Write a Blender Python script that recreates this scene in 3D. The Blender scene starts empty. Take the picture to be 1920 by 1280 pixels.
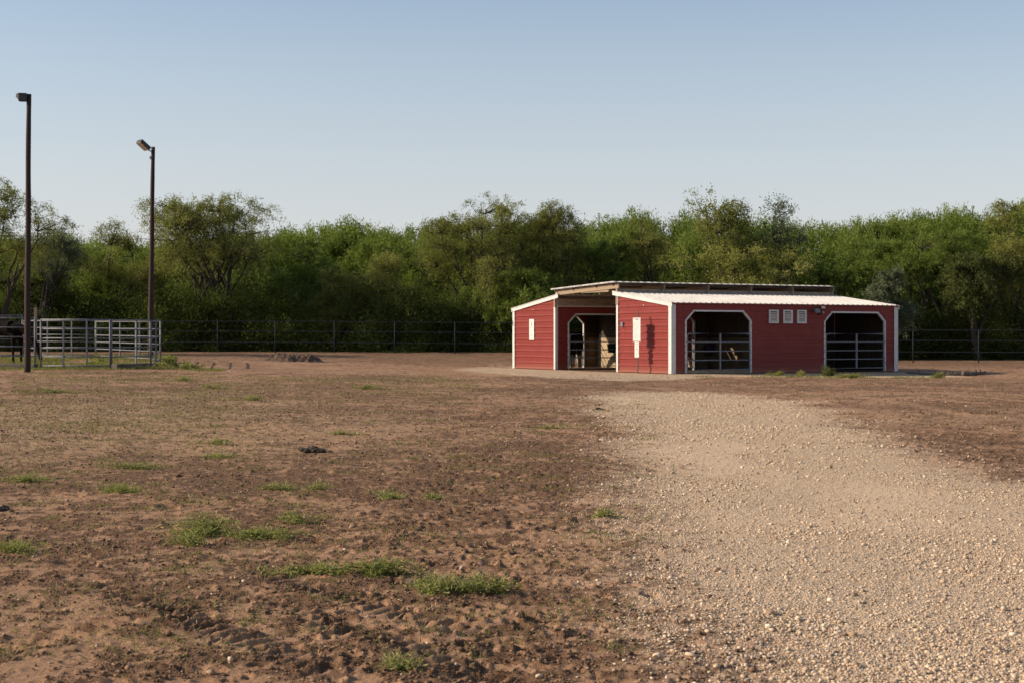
import bpy, math, random
import numpy as np
from mathutils import Vector, Matrix
random.seed(7)
RNG = np.random.default_rng(7)
sc = bpy.context.scene
col = sc.collection
F, YH, EYE = 2850.0, 636.0, 1.16       # focal length in photo pixels, horizon row, eye height
TH = 0.478                              # barn heading
U = np.array([math.cos(TH), math.sin(TH)]); V = np.array([-math.sin(TH), math.cos(TH)])
BO = np.array([5.41, 51.5]); BLn = 9.87; BW = 11.6

def wx(px, Z): return (px - 960.0) * Z / F
def wz(py, Z): return EYE - (py - YH) * Z / F

# ------------------------------------------------------------------ noise
def _hash(ix, iy, seed):
    h = (ix.astype(np.int64) * 374761393 + iy.astype(np.int64) * 668265263 + seed * 974711) & 0xffffffff
    h = ((h ^ (h >> 13)) * 1274126177) & 0xffffffff
    h = (h ^ (h >> 16)) & 0xffffffff
    return h.astype(np.float64) / 4294967295.0
def vnoise(x, y, seed=0):
    ix = np.floor(x); iy = np.floor(y); fx = x - ix; fy = y - iy
    fx = fx * fx * (3 - 2 * fx); fy = fy * fy * (3 - 2 * fy)
    a = _hash(ix, iy, seed); b = _hash(ix + 1, iy, seed); c = _hash(ix, iy + 1, seed); d = _hash(ix + 1, iy + 1, seed)
    return (a * (1 - fx) + b * fx) * (1 - fy) + (c * (1 - fx) + d * fx) * fy
def fbm(x, y, s, octv=4, seed=0, gain=.5):
    t = 0; a = 1; n = 0
    x = x / s; y = y / s
    for k in range(octv):
        t = t + a * vnoise(x * 2 ** k + 17.3 * k, y * 2 ** k - 9.1 * k, seed + k); n += a; a *= gain
        x, y = x * .8 - y * .6, x * .6 + y * .8
    return t / n
def sstep(a, b, x):
    t = np.clip((x - a) / (b - a), 0, 1); return t * t * (3 - 2 * t)
def dimples(x, y, cell, seed, dens=.6, rad=.42):
    """soft round dents with a raised rim, one per jittered cell"""
    X = x / cell; Y = y / cell; ix = np.floor(X); iy = np.floor(Y); out = np.zeros_like(X)
    for dx in (-1, 0, 1):
        for dy in (-1, 0, 1):
            cx = ix + dx; cy = iy + dy
            px = cx + _hash(cx, cy, seed); py = cy + _hash(cx, cy, seed + 1)
            on = (_hash(cx, cy, seed + 2) < dens); a = _hash(cx, cy, seed + 3) * 3.14
            r0 = rad * (.55 + .6 * _hash(cx, cy, seed + 4))
            ex = (X - px) * np.cos(a) + (Y - py) * np.sin(a); ey = -(X - px) * np.sin(a) + (Y - py) * np.cos(a)
            d = np.sqrt(ex ** 2 + (ey * 1.5) ** 2) / r0
            out += np.where(on, -np.exp(-(d * 1.3) ** 4) + .45 * np.exp(-((d - 1.15) / .25) ** 2), 0)
    return out

# ------------------------------------------------------------------ terrain
YN = np.array([-20, 0, 30, 50, 58, 64, 76, 100, 700.])
XN = np.array([-400, -40, -14, 0, 8, 18, 40, 400.])
ZT = np.array([
 [-.45] * 8, [-.45] * 8,
 [0, 0, -.05, -.17, -.17, -.20, -.20, -.2],
 [.2, .20, .20, .03, -.06, -.18, -.2, -.2],
 [.35, .35, .32, .05, -.02, -.15, -.12, -.1],
 [.4, .40, .38, .12, 0, -.05, 0, 0],
 [.55, .55, .53, .50, .30, .12, .12, .1],
 [.9, .9, .9, .9, .7, .5, .5, .5],
 [1.5] * 8])
def base_z(x, y):
    i = np.clip(np.searchsorted(YN, y) - 1, 0, len(YN) - 2); j = np.clip(np.searchsorted(XN, x) - 1, 0, len(XN) - 2)
    fy = np.clip((y - YN[i]) / (YN[i + 1] - YN[i]), 0, 1); fx = np.clip((x - XN[j]) / (XN[j + 1] - XN[j]), 0, 1)
    fx = fx * fx * (3 - 2 * fx)
    z = (ZT[i, j] * (1 - fx) + ZT[i, j + 1] * fx) * (1 - fy) + (ZT[i + 1, j] * (1 - fx) + ZT[i + 1, j + 1] * fx) * fy
    # barn pad, level, running on past the right end
    s = (x - BO[0]) * U[0] + (y - BO[1]) * U[1]; t = (x - BO[0]) * V[0] + (y - BO[1]) * V[1]
    d = np.hypot(np.maximum(np.maximum(-s - .6, s - BLn - 1.0), 0), np.maximum(np.maximum(-t - .45, t - BW - .6), 0))
    w = 1 - sstep(0, 1.3, d)
    z = z * (1 - w) + (-.01) * w
    # low spoil bank right of the barn
    bx, by = 18.4, 53.2
    z = z + .13 * np.exp(-(((x - bx) / 2.6) ** 2) - (((y - by) / 1.0) ** 2))
    return z
def b1(x, y): return float(base_z(np.array([float(x)]), np.array([float(y)]))[0])
def ground_hit(px, py):
    """where the sight line of a photo pixel meets the ground"""
    k = (px - 960) / F; m = (py - YH) / F
    lo, hi = 2.0, 140.0
    for Z in np.linspace(4, 140, 700):
        if EYE - m * Z <= b1(k * Z, Z): hi = Z; lo = Z - .3; break
    for _ in range(20):
        mid = (lo + hi) / 2
        if EYE - m * mid <= b1(k * mid, mid): hi = mid
        else: lo = mid
    return k * hi, hi
def poly_world(pts): return np.array([ground_hit(*p) for p in pts])
def sdist(P, x, y):
    """signed distance to polygon, + inside"""
    n = len(P); d = np.full(x.shape, 1e9); ins = np.zeros(x.shape, bool)
    for i in range(n):
        a = P[i]; b = P[(i + 1) % n]; e = b - a
        t = np.clip(((x - a[0]) * e[0] + (y - a[1]) * e[1]) / (e @ e), 0, 1)
        d = np.minimum(d, np.hypot(x - a[0] - t * e[0], y - a[1] - t * e[1]))
        c = ((a[1] > y) != (b[1] > y)) & (x < e[0] * (y - a[1]) / (e[1] if abs(e[1]) > 1e-9 else 1e-9) + a[0])
        ins ^= c
    return np.where(ins, d, -d)
P_DRIVE = poly_world([(1440, 1300), (1350, 1200), (1275, 1120), (1212, 1030), (1188, 950), (1205, 900), (1218, 868), (1195, 828), (1160, 790),
    (1105, 757), (1120, 738), (1180, 733), (1300, 735), (1420, 742), (1500, 760), (1580, 792), (1680, 832), (1780, 868), (1920, 905), (2300, 985), (2600, 1290)])
P_DRIVE = np.vstack([P_DRIVE, [[7.5, 4.2], [2.0, 4.2]]])
P_APRON = poly_world([(850, 692), (960, 687), (1100, 693), (1258, 700.5), (1480, 700.5), (1690, 699), (1760, 701), (1815, 706), (1700, 707.5), (1500, 706.5), (1340, 705.5), (1265, 712), (1150, 713), (1010, 706), (905, 699)])
def masks(x, y):
    wob = (fbm(x, y, 1.6, 4, 11) - .5) * .85 * np.clip(y / 14, .5, 2.0) + (fbm(x, y, .25, 3, 15) - .5) * .5
    d = sdist(P_DRIVE, x, y) + wob
    drive = sstep(-.75, .75, d + (fbm(x, y, .06, 2, 17) - .5) * .9)
    worn = sstep(.47, .66, fbm(x, y * .6, 1.9, 3, 61))       # finer packed strips in the drive
    a = sdist(P_APRON, x, y) + wob * .35
    apron = sstep(-.5, .5, a + (fbm(x, y, .3, 3, 19) - .5) * .8) * .8
    return drive, apron, worn
RUTS = [[(1280, 722), (1500, 745), (1700, 790), (1920, 800)], [(1400, 770), (1560, 742), (1750, 735), (1920, 752)], [(300, 712), (520, 694), (800, 690), (940, 706)], [(0, 706), (200, 702), (420, 704)]]
RUTW = [poly_world(t) for t in RUTS]
def ruts(x, y):
    out = np.zeros_like(x)
    for P in RUTW:
        d = np.full(x.shape, 1e9)
        for a, b in zip(P[:-1], P[1:]):
            e = b - a; t = np.clip(((x - a[0]) * e[0] + (y - a[1]) * e[1]) / (e @ e), 0, 1); d = np.minimum(d, np.hypot(x - a[0] - t * e[0], y - a[1] - t * e[1]))
        for off in (.0, 1.5):
            out = np.maximum(out, np.exp(-((d - off) / .22) ** 4))
    return out
TRACKS = [((160, 1090), (520, 1215)), ((560, 1150), (960, 1290)), ((900, 1000), (1010, 1180)), ((430, 1060), (880, 1190)), ((330, 1140), (640, 1275)), ((20, 1215), (330, 1140)), ((1000, 1150), (900, 1290))]
TRW = [poly_world(t) for t in TRACKS]
def detail(x, y, drive, apron, worn):
    """height detail, fading out with distance"""
    near = 1 - sstep(18, 40, y)
    crumb = sstep(.42, .54, fbm(x, y, 2.2, 3, 20) * .20 + fbm(x, y, .45, 4, 21, .65) * .36 + fbm(x, y, .09, 3, 23, .6) * .44) * (1 - .7 * ruts(x, y))
    soil = 1 - np.maximum(drive, apron)
    z = .05 * (fbm(x, y, 4.0, 3, 31) - .5) * (1 - sstep(40, 50, y))
    z += .045 * (fbm(x, y, .55, 4, 33) - .5) * soil
    z += .030 * crumb * (fbm(x, y, .07, 4, 35) - .42) * soil
    z += .011 * (fbm(x, y, .045, 2, 37) - .5)
    # hoof-trodden strip beside the drive and lighter treading elsewhere
    dl = sdist(P_DRIVE, x, y)
    trod = np.exp(-((dl + 1.5) / 1.1) ** 2) * (1 - sstep(15, 26, y)) + .30
    tm = sstep(.42, .6, fbm(x, y, .8, 2, 39))
    z += .024 * dimples(x, y, .15, 41, .7) * trod * soil * near
    z += .028 * dimples(x, y, .34, 47, .35) * soil * near * tm * .8
    for k, (a, b) in enumerate(TRW):
        e = b - a; L = np.hypot(*e); e = e / L
        s = (x - a[0]) * e[0] + (y - a[1]) * e[1]; t = -(x - a[0]) * e[1] + (y - a[1]) * e[0]
        t = t + (fbm(x, y, .5, 2, 53 + k) - .5) * .12
        m = np.exp(-(t / .11) ** 4) * sstep(-.3, .2, s) * (1 - sstep(L - .2, L + .3, s)) * (.35 + .9 * fbm(x, y, .4, 2, 57))
        z += m * (.026 * np.sin(s * 2 * math.pi / .13 + t * 9) - .016) * soil
    z += (.022 * (fbm(x, y, .6, 3, 63) - .5) + .012 * (fbm(x, y, .03, 2, 65) - .5) * (1 - .5 * worn)) * drive
    return z, crumb

# ------------------------------------------------------------------ mesh helpers
def mesh_np(name, verts, faces, smooth=False, attrs=None):
    verts = np.ascontiguousarray(verts, dtype=np.float32); faces = np.ascontiguousarray(faces, dtype=np.int32)
    me = bpy.data.meshes.new(name); k = faces.shape[1]; n = len(faces)
    me.vertices.add(len(verts)); me.vertices.foreach_set('co', verts.ravel())
    me.loops.add(n * k); me.loops.foreach_set('vertex_index', faces.ravel())
    me.polygons.add(n); me.polygons.foreach_set('loop_start', np.arange(0, n * k, k, dtype=np.int32))
    if smooth: me.polygons.foreach_set('use_smooth', np.ones(n, bool))
    for an, av in (attrs or {}).items():
        at = me.attributes.new(an, 'FLOAT', 'POINT'); at.data.foreach_set('value', np.ascontiguousarray(av, dtype=np.float32))
    me.update(calc_edges=True)
    return me
def link(name, me, mat=None, parent=None):
    o = bpy.data.objects.new(name, me); col.objects.link(o)
    if mat is not None and me is not None and not me.materials: me.materials.append(mat)
    if parent is not None: o.parent = parent
    return o
def empty(name, loc=(0, 0, 0), rz=0):
    o = bpy.data.objects.new(name, None); o.empty_display_size = .3; col.objects.link(o)
    o.location = loc; o.rotation_euler = (0, 0, rz); return o
def tag(o, label=None, cat=None, group=None, kind=None):
    if label: o['label'] = label
    if cat: o['category'] = cat
    if group: o['group'] = group
    if kind: o['kind'] = kind
    return o
class MB:
    def __init__(s): s.v = []; s.f = []
    def add(s, vs, fs):
        b = len(s.v); s.v += [tuple(map(float, p)) for p in vs]; s.f += [tuple(b + i for i in f) for f in fs]; return s
    def beam(s, p0, p1, wv, hv):
        """box between p0 and p1; wv and hv are half-extent vectors"""
        p0, p1, wv, hv = (np.array(a, float) for a in (p0, p1, wv, hv))
        vs = [p0 - wv - hv, p0 + wv - hv, p0 + wv + hv, p0 - wv + hv, p1 - wv - hv, p1 + wv - hv, p1 + wv + hv, p1 - wv + hv]
        return s.add(vs, [(0, 3, 2, 1), (4, 5, 6, 7), (0, 1, 5, 4), (1, 2, 6, 5), (2, 3, 7, 6), (3, 0, 4, 7)])
    def box(s, a, b):
        a, b = np.minimum(a, b), np.maximum(a, b); c = (a + b) / 2; h = (b - a) / 2
        return s.beam((a[0], c[1], c[2]), (b[0], c[1], c[2]), (0, h[1], 0), (0, 0, h[2]))
    def tube(s, pts, rad, n=8, cap=True):
        pts = [np.array(p, float) for p in pts]; m = len(pts)
        if not hasattr(rad, '__len__'): rad = [rad] * m
        t0 = pts[1] - pts[0]; ref = np.array([0, 0, 1.]) if abs(t0[2]) < .8 * np.linalg.norm(t0) else np.array([1., 0, 0])
        b0 = len(s.v)
        for i in range(m):
            t = pts[min(i + 1, m - 1)] - pts[max(i - 1, 0)]; t = t / (np.linalg.norm(t) + 1e-9)
            a = np.cross(t, ref); a /= np.linalg.norm(a) + 1e-9; b = np.cross(t, a)
            for k in range(n):
                q = pts[i] + rad[i] * (a * math.cos(2 * math.pi * k / n) + b * math.sin(2 * math.pi * k / n)); s.v.append(tuple(q))
        for i in range(m - 1):
            for k in range(n):
                s.f.append((b0 + i * n + k, b0 + i * n + (k + 1) % n, b0 + (i + 1) * n + (k + 1) % n, b0 + (i + 1) * n + k))
        if cap: s.f.append(tuple(b0 + k for k in range(n))); s.f.append(tuple(b0 + (m - 1) * n + n - 1 - k for k in range(n)))
        return s
    def build(s, name, mat=None, parent=None, smooth=False, bevel=0):
        me = bpy.data.meshes.new(name); me.from_pydata(s.v, [], s.f); me.update()
        import bmesh
        bm = bmesh.new(); bm.from_mesh(me); bmesh.ops.recalc_face_normals(bm, faces=bm.faces[:]); bm.to_mesh(me); bm.free()
        if smooth:
            for p in me.polygons: p.use_smooth = len(p.vertices) == 4
        o = link(name, me, mat, parent)
        if bevel:
            md = o.modifiers.new('bevel', 'BEVEL'); md.width = bevel; md.segments = 2
        return o

# ------------------------------------------------------------------ materials
def new_mat(name):
    m = bpy.data.materials.new(name); m.use_nodes = True; nt = m.node_tree; nt.nodes.clear()
    out = nt.nodes.new('ShaderNodeOutputMaterial'); b = nt.nodes.new('ShaderNodeBsdfPrincipled'); nt.links.new(b.outputs[0], out.inputs[0])
    return m, nt, b, out
def N(nt, t, **kw):
    n = nt.nodes.new(t)
    for k, v in kw.items():
        if k.startswith('i_'): n.inputs[k[2:].replace('_', ' ')].default_value = v
        else: setattr(n, k, v)
    return n
def ramp(nt, fac, stops):
    r = nt.nodes.new('ShaderNodeValToRGB'); e = r.color_ramp.elements
    while len(e) < len(stops): e.new(.5)
    for el, (p, c) in zip(e, stops): el.position = p; el.color = (*c, 1) if len(c) == 3 else c
    nt.links.new(fac, r.inputs[0]); return r.outputs[0]
def mix(nt, fac, a, b, mode='MIX'):
    m = nt.nodes.new('ShaderNodeMix'); m.data_type = 'RGBA'; m.blend_type = mode
    for sock, v in ((m.inputs[0], fac), (m.inputs[6], a), (m.inputs[7], b)):
        if isinstance(v, (int, float)): sock.default_value = v
        elif isinstance(v, tuple): sock.default_value = (*v, 1) if len(v) == 3 else v
        else: nt.links.new(v, sock)
    return m.outputs[2]
def math_(nt, op, a, b=None, c=None, clamp=False):
    m = nt.nodes.new('ShaderNodeMath'); m.operation = op; m.use_clamp = clamp
    for sock, v in zip(m.inputs, (a, b, c)):
        if v is None: continue
        if isinstance(v, (int, float)): sock.default_value = v
        else: nt.links.new(v, sock)
    return m.outputs[0]
def noise(nt, vec, scale, detail=4, rough=.55):
    n = N(nt, 'ShaderNodeTexNoise'); n.inputs['Scale'].default_value = scale; n.inputs['Detail'].default_value = detail; n.inputs['Roughness'].default_value = rough
    if vec is not None: nt.links.new(vec, n.inputs['Vector'])
    return n.outputs[0]
def bump(nt, h, strength, dist, normal=None):
    b = N(nt, 'ShaderNodeBump'); b.inputs['Strength'].default_value = strength; b.inputs['Distance'].default_value = dist
    nt.links.new(h, b.inputs['Height'])
    if normal is not None: nt.links.new(normal, b.inputs['Normal'])
    return b.outputs[0]
def simple(name, c0, c1, scale=8, rough=.6, metal=0, bmp=0, spec=.5, stretch=None):
    m, nt, b, _ = new_mat(name); tc = N(nt, 'ShaderNodeTexCoord').outputs['Object']
    if stretch:
        mp = N(nt, 'ShaderNodeMapping'); mp.inputs['Scale'].default_value = stretch; nt.links.new(tc, mp.inputs[0]); tc = mp.outputs[0]
    f = noise(nt, tc, scale, 5, .6)
    nt.links.new(ramp(nt, f, [(.3, c0), (.7, c1)]), b.inputs['Base Color'])
    b.inputs['Roughness'].default_value = rough; b.inputs['Metallic'].default_value = metal
    b.inputs['Specular IOR Level'].default_value = spec
    if bmp: nt.links.new(bump(nt, f, .6, bmp), b.inputs['Normal'])
    return m

def ground_material():
    m, nt, b, _ = new_mat('dirt_and_gravel')
    pos = N(nt, 'ShaderNodeNewGeometry').outputs['Position']
    A = {k: N(nt, 'ShaderNodeAttribute', attribute_name=k).outputs['Fac'] for k in ('drive', 'apron', 'crumb', 'worn', 'straw', 'dark_soil_and_shade')}
    n_f = noise(nt, pos, 38, 6, .75); n_x = noise(nt, pos, 130, 4, .7); n_m = noise(nt, pos, 7, 4, .6); n_l = noise(nt, pos, .5, 3, .5)
    light = mix(nt, n_l, (.38, .215, .122), (.47, .282, .168)); light = mix(nt, n_f, mix(nt, .5, light, (.20, .110, .062)), light)
    dark = mix(nt, n_x, (.080, .043, .024), (.245, .138, .077))
    cm = math_(nt, 'ADD', A['crumb'], math_(nt, 'MULTIPLY', math_(nt, 'SUBTRACT', n_f, .5), 1.5))
    cm = math_(nt, 'ADD', cm, math_(nt, 'MULTIPLY', math_(nt, 'SUBTRACT', n_m, .5), .9), clamp=True)
    cm = math_(nt, 'MULTIPLY', cm, .86)
    soil = mix(nt, cm, light, dark)
    soil = mix(nt, math_(nt, 'MULTIPLY', A['straw'], ramp(nt, n_m, [(.35, (0, 0, 0)), (.65, (1, 1, 1))])), soil, mix(nt, n_f, (.28, .19, .10), (.46, .34, .20)))
    soil = mix(nt, math_(nt, 'MULTIPLY', A['dark_soil_and_shade'], .75), soil, (.075, .045, .030))  # dark soil, with stall and tree shade painted in
    # gravel: two sizes of pebbles over pale dust
    def peb(scale):
        v = N(nt, 'ShaderNodeTexVoronoi'); v.inputs['Scale'].default_value = scale; v.inputs['Randomness'].default_value = 1
        nt.links.new(pos, v.inputs['Vector']); return v
    v1 = peb(70); v2 = peb(150)
    sep = N(nt, 'ShaderNodeSeparateColor'); nt.links.new(v1.outputs['Color'], sep.inputs[0])
    pc = ramp(nt, sep.outputs[0], [(0, (.50, .35, .225)), (.5, (.69, .51, .35)), (.85, (.82, .65, .47)), (1, (.52, .44, .37))])
    pc = mix(nt, ramp(nt, v1.outputs['Distance'], [(.35, (0, 0, 0)), (.75, (1, 1, 1))]), pc, (.40, .285, .18))
    dust = mix(nt, mix(nt, .5, n_f, n_x), (.54, .375, .235), (.88, .66, .46))
    dust = mix(nt, math_(nt, 'MULTIPLY', n_l, .25), dust, (.38, .26, .17))
    sep2 = N(nt, 'ShaderNodeSeparateColor'); nt.links.new(v1.outputs['Color'], sep2.inputs[0])
    isp = math_(nt, 'GREATER_THAN', sep2.outputs[1], math_(nt, 'MULTIPLY_ADD', A['worn'], .45, .25))
    grav = mix(nt, isp, dust, pc)
    gm = math_(nt, 'MAXIMUM', A['drive'], A['apron'])
    gm = math_(nt, 'ADD', gm, math_(nt, 'MULTIPLY', math_(nt, 'SUBTRACT', n_f, .5), math_(nt, 'MULTIPLY', math_(nt, 'MULTIPLY', gm, math_(nt, 'SUBTRACT', 1.0, gm)), 4)), clamp=True)
    nt.links.new(mix(nt, gm, soil, grav), b.inputs['Base Color'])
    b.inputs['Roughness'].default_value = .95; b.inputs['Specular IOR Level'].default_value = .15
    hs = math_(nt, 'ADD', math_(nt, 'MULTIPLY', n_f, 1.0), math_(nt, 'MULTIPLY', n_m, 1.6)); hs = math_(nt, 'ADD', hs, math_(nt, 'MULTIPLY', math_(nt, 'MULTIPLY', n_x, A['crumb']), .9))
    hg = math_(nt, 'ADD', math_(nt, 'MULTIPLY', math_(nt, 'SUBTRACT', 1, v1.outputs['Distance']), isp), math_(nt, 'MULTIPLY', math_(nt, 'SUBTRACT', 1, v2.outputs['Distance']), .4))
    hm = N(nt, 'ShaderNodeMix'); hm.data_type = 'FLOAT'; nt.links.new(gm, hm.inputs[0]); nt.links.new(hs, hm.inputs[2]); nt.links.new(hg, hm.inputs[3])
    nt.links.new(bump(nt, hm.outputs[0], 1.0, .016), b.inputs['Normal'])
    return m
def stone_material(name, stops, rough=.9):
    m, nt, b, _ = new_mat(name); t = N(nt, 'ShaderNodeAttribute', attribute_name='tint').outputs['Fac']
    pos = N(nt, 'ShaderNodeNewGeometry').outputs['Position']; n = noise(nt, pos, 120, 3, .6)
    c = ramp(nt, t, stops)
    nt.links.new(mix(nt, math_(nt, 'MULTIPLY', n, .35), c, (.25, .18, .12)), b.inputs['Base Color'])
    b.inputs['Roughness'].default_value = rough; b.inputs['Specular IOR Level'].default_value = .2
    return m
def leaf_material(name, stops, trans=.45):
    m, nt, b, out = new_mat(name); t = N(nt, 'ShaderNodeAttribute', attribute_name='tint').outputs['Fac']
    c = ramp(nt, t, stops); nt.links.new(c, b.inputs['Base Color']); b.inputs['Roughness'].default_value = .75; b.inputs['Specular IOR Level'].default_value = .15
    tr = N(nt, 'ShaderNodeBsdfTranslucent'); nt.links.new(mix(nt, .5, c, (.16, .22, .02)), tr.inputs[0])
    ms = N(nt, 'ShaderNodeMixShader'); ms.inputs[0].default_value = trans
    nt.links.new(b.outputs[0], ms.inputs[1]); nt.links.new(tr.outputs[0], ms.inputs[2]); nt.links.new(ms.outputs[0], out.inputs[0])
    return m
M = {}
M['ground'] = ground_material()
M['stone'] = stone_material('limestone_chips', [(0, (.36, .25, .16)), (.25, (.54, .39, .26)), (.7, (.70, .53, .37)), (.93, (.80, .66, .49)), (1, (.38, .35, .33))])
M['clod'] = stone_material('soil_clods', [(0, (.075, .040, .023)), (.6, (.19, .105, .060)), (.95, (.30, .18, .105)), (1, (.48, .34, .22))])
M['straw'] = leaf_material('dry_straw', [(0, (.16, .11, .06)), (.5, (.32, .23, .12)), (1, (.50, .38, .22))], .2)
M['weed'] = leaf_material('weed_leaves', [(0, (.15, .16, .04)), (.5, (.30, .31, .09)), (1, (.50, .46, .20))], .4)
M['grass'] = leaf_material('pasture_grass', [(0, (.13, .12, .04)), (.5, (.20, .21, .06)), (1, (.32, .28, .11))], .4)
LEAF = {
 'olive': leaf_material('olive_leaves', [(0, (.09, .10, .022)), (.5, (.215, .215, .055)), (1, (.37, .34, .12))]),
 'green': leaf_material('mesquite_leaves', [(0, (.075, .11, .016)), (.5, (.175, .225, .042)), (1, (.29, .34, .09))]),
 'dark': leaf_material('dark_leaves', [(0, (.035, .045, .012)), (.5, (.085, .10, .028)), (1, (.15, .16, .05))], .25),
 'grey': leaf_material('grey_green_leaves', [(0, (.06, .075, .04)), (.5, (.13, .15, .085)), (1, (.21, .23, .14))], .25),
 'yellow': leaf_material('yellow_green_leaves', [(0, (.11, .12, .025)), (.5, (.27, .27, .065)), (1, (.44, .40, .15))]),
}
M['bark'] = simple('bark', (.022, .016, .012), (.07, .052, .04), 6, .95, bmp=.02, stretch=(4, 4, 1))
def siding_mat():
    m, nt, b, _ = new_mat('red_painted_steel'); g = N(nt, 'ShaderNodeTexCoord').outputs['Object']
    n1 = noise(nt, g, 1.3, 4, .6); mp = N(nt, 'ShaderNodeMapping'); mp.inputs['Scale'].default_value = (3, 3, .5); nt.links.new(g, mp.inputs[0]); n2 = noise(nt, mp.outputs[0], 5, 5, .65)
    c = mix(nt, n1, (.180, .026, .021), (.235, .041, .033)); c = mix(nt, math_(nt, 'MULTIPLY', ramp(nt, n2, [(.5, (0, 0, 0)), (.8, (1, 1, 1))]), .35), c, (.30, .12, .10))
    sp = N(nt, 'ShaderNodeSeparateXYZ'); nt.links.new(g, sp.inputs[0])
    low = ramp(nt, math_(nt, 'ADD', sp.outputs[2], math_(nt, 'MULTIPLY', n2, .25)), [(.12, (1, 1, 1)), (.42, (0, 0, 0))])   # splashed soil
    c = mix(nt, math_(nt, 'MULTIPLY', low, .55), c, (.30, .13, .085))
    nt.links.new(c, b.inputs['Base Color']); b.inputs['Roughness'].default_value = .45; b.inputs['Specular IOR Level'].default_value = .25
    nt.links.new(bump(nt, noise(nt, g, 2.2, 3, .5), .35, .012), b.inputs['Normal'])
    return m
M['red'] = siding_mat()
M['white'] = simple('white_trim_paint', (.50, .49, .47), (.62, .61, .58), 5, .45)
M['roof'] = simple('white_roof_steel', (.34, .325, .31), (.52, .50, .47), 2.5, .5, bmp=.004, stretch=(3, .5, 1))
M['toproof'] = simple('bright_roof_steel', (.16, .15, .14), (.52, .50, .46), 4.5, .55)
M['galv'] = simple('galvanised_pipe', (.085, .09, .10), (.19, .195, .21), 14, .6, metal=.1)
M['fence'] = simple('shaded_fence_pipe', (.010, .012, .018), (.026, .029, .040), 10, .75, spec=.2)  # tree shade put into the pipe colour
M['gate'] = simple('grey_gate_tube', (.14, .145, .16), (.22, .225, .24), 12, .55, metal=.1)
M['lumber'] = simple('weathered_lumber', (.14, .095, .06), (.42, .32, .22), 5, .85, bmp=.006, stretch=(.7, 4, 8))
M['ply'] = simple('sunlit_plywood', (.26, .185, .11), (.50, .38, .24), 2.2, .8, bmp=.004, stretch=(1, 1, 3))  # plywood lightened for the sun in the far stall
M['shadewood'] = simple('shaded_stall_planks', (.030, .020, .014), (.085, .058, .038), 4, .9, bmp=.006, stretch=(4, 4, .6))  # interior shade put into the plank colour
M['shadeply'] = simple('shaded_plywood', (.085, .058, .034), (.20, .145, .088), 2.0, .85, bmp=.004, stretch=(1, 1, 2))  # darker copy of the plywood, stall shade in its colour
M['pole'] = simple('creosoted_pole', (.012, .006, .0045), (.042, .019, .013), 9, .85, bmp=.01, stretch=(6, 6, .5))
M['black'] = simple('black_housing', (.015, .015, .017), (.03, .03, .033), 10, .5)
M['lens'] = simple('lamp_glass', (.35, .26, .19), (.5, .4, .3), 10, .25)
M['signw'] = simple('white_sign_face', (.58, .57, .54), (.66, .65, .62), 4, .5)
M['ink'] = simple('printed_ink', (.05, .05, .05), (.12, .11, .11), 10, .6)
M['inkred'] = simple('faded_red_ink', (.30, .12, .10), (.42, .2, .17), 10, .6)
M['inkgrey'] = simple('fine_print_ink', (.30, .29, .28), (.42, .41, .40), 10, .6)
M['steelpost'] = simple('dark_sign_post', (.05, .06, .055), (.12, .13, .12), 12, .5, metal=.4)
M['bluegrey'] = simple('blue_grey_box', (.10, .12, .14), (.17, .19, .22), 9, .5)
M['beige'] = simple('beige_plastic', (.48, .38, .28), (.58, .48, .36), 9, .5)
M['tealp'] = simple('dark_green_plastic', (.012, .055, .045), (.02, .085, .07), 9, .4)
M['purple'] = simple('purple_plastic', (.035, .020, .07), (.05, .03, .10), 9, .4)
M['dung'] = simple('dark_manure', (.018, .012, .009), (.05, .032, .022), 30, .95, bmp=.01)
M['log'] = simple('grey_dead_wood', (.06, .05, .042), (.18, .15, .125), 8, .95, bmp=.02, stretch=(1, 5, 5))
M['concrete'] = simple('stained_concrete', (.06, .045, .038), (.15, .12, .10), 6, .9, bmp=.006)
def coat(name, body, body2, sock, h):
    m, nt, b, _ = new_mat(name); g = N(nt, 'ShaderNodeTexCoord').outputs['Object']; sp = N(nt, 'ShaderNodeSeparateXYZ'); nt.links.new(g, sp.inputs[0])
    n = noise(nt, g, 7, 4, .6); c = mix(nt, n, body, body2)
    f = ramp(nt, math_(nt, 'ADD', sp.outputs[2], math_(nt, 'MULTIPLY', n, .08)), [(h, (1, 1, 1)), (h + .04, (0, 0, 0))])
    nt.links.new(mix(nt, f, c, sock), b.inputs['Base Color']); b.inputs['Roughness'].default_value = .85; b.inputs['Specular IOR Level'].default_value = .08
    return m
M['blackcoat'] = coat('black_coat', (.005, .004, .0035), (.014, .008, .006), (.012, .009, .008), .05)
M['whitesocks'] = coat('dark_coat_with_white_stockings', (.014, .010, .009), (.05, .028, .02), (.50, .43, .33), .56)
M['hair'] = simple('dark_mane', (.008, .006, .005), (.025, .018, .014), 30, .7)

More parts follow.
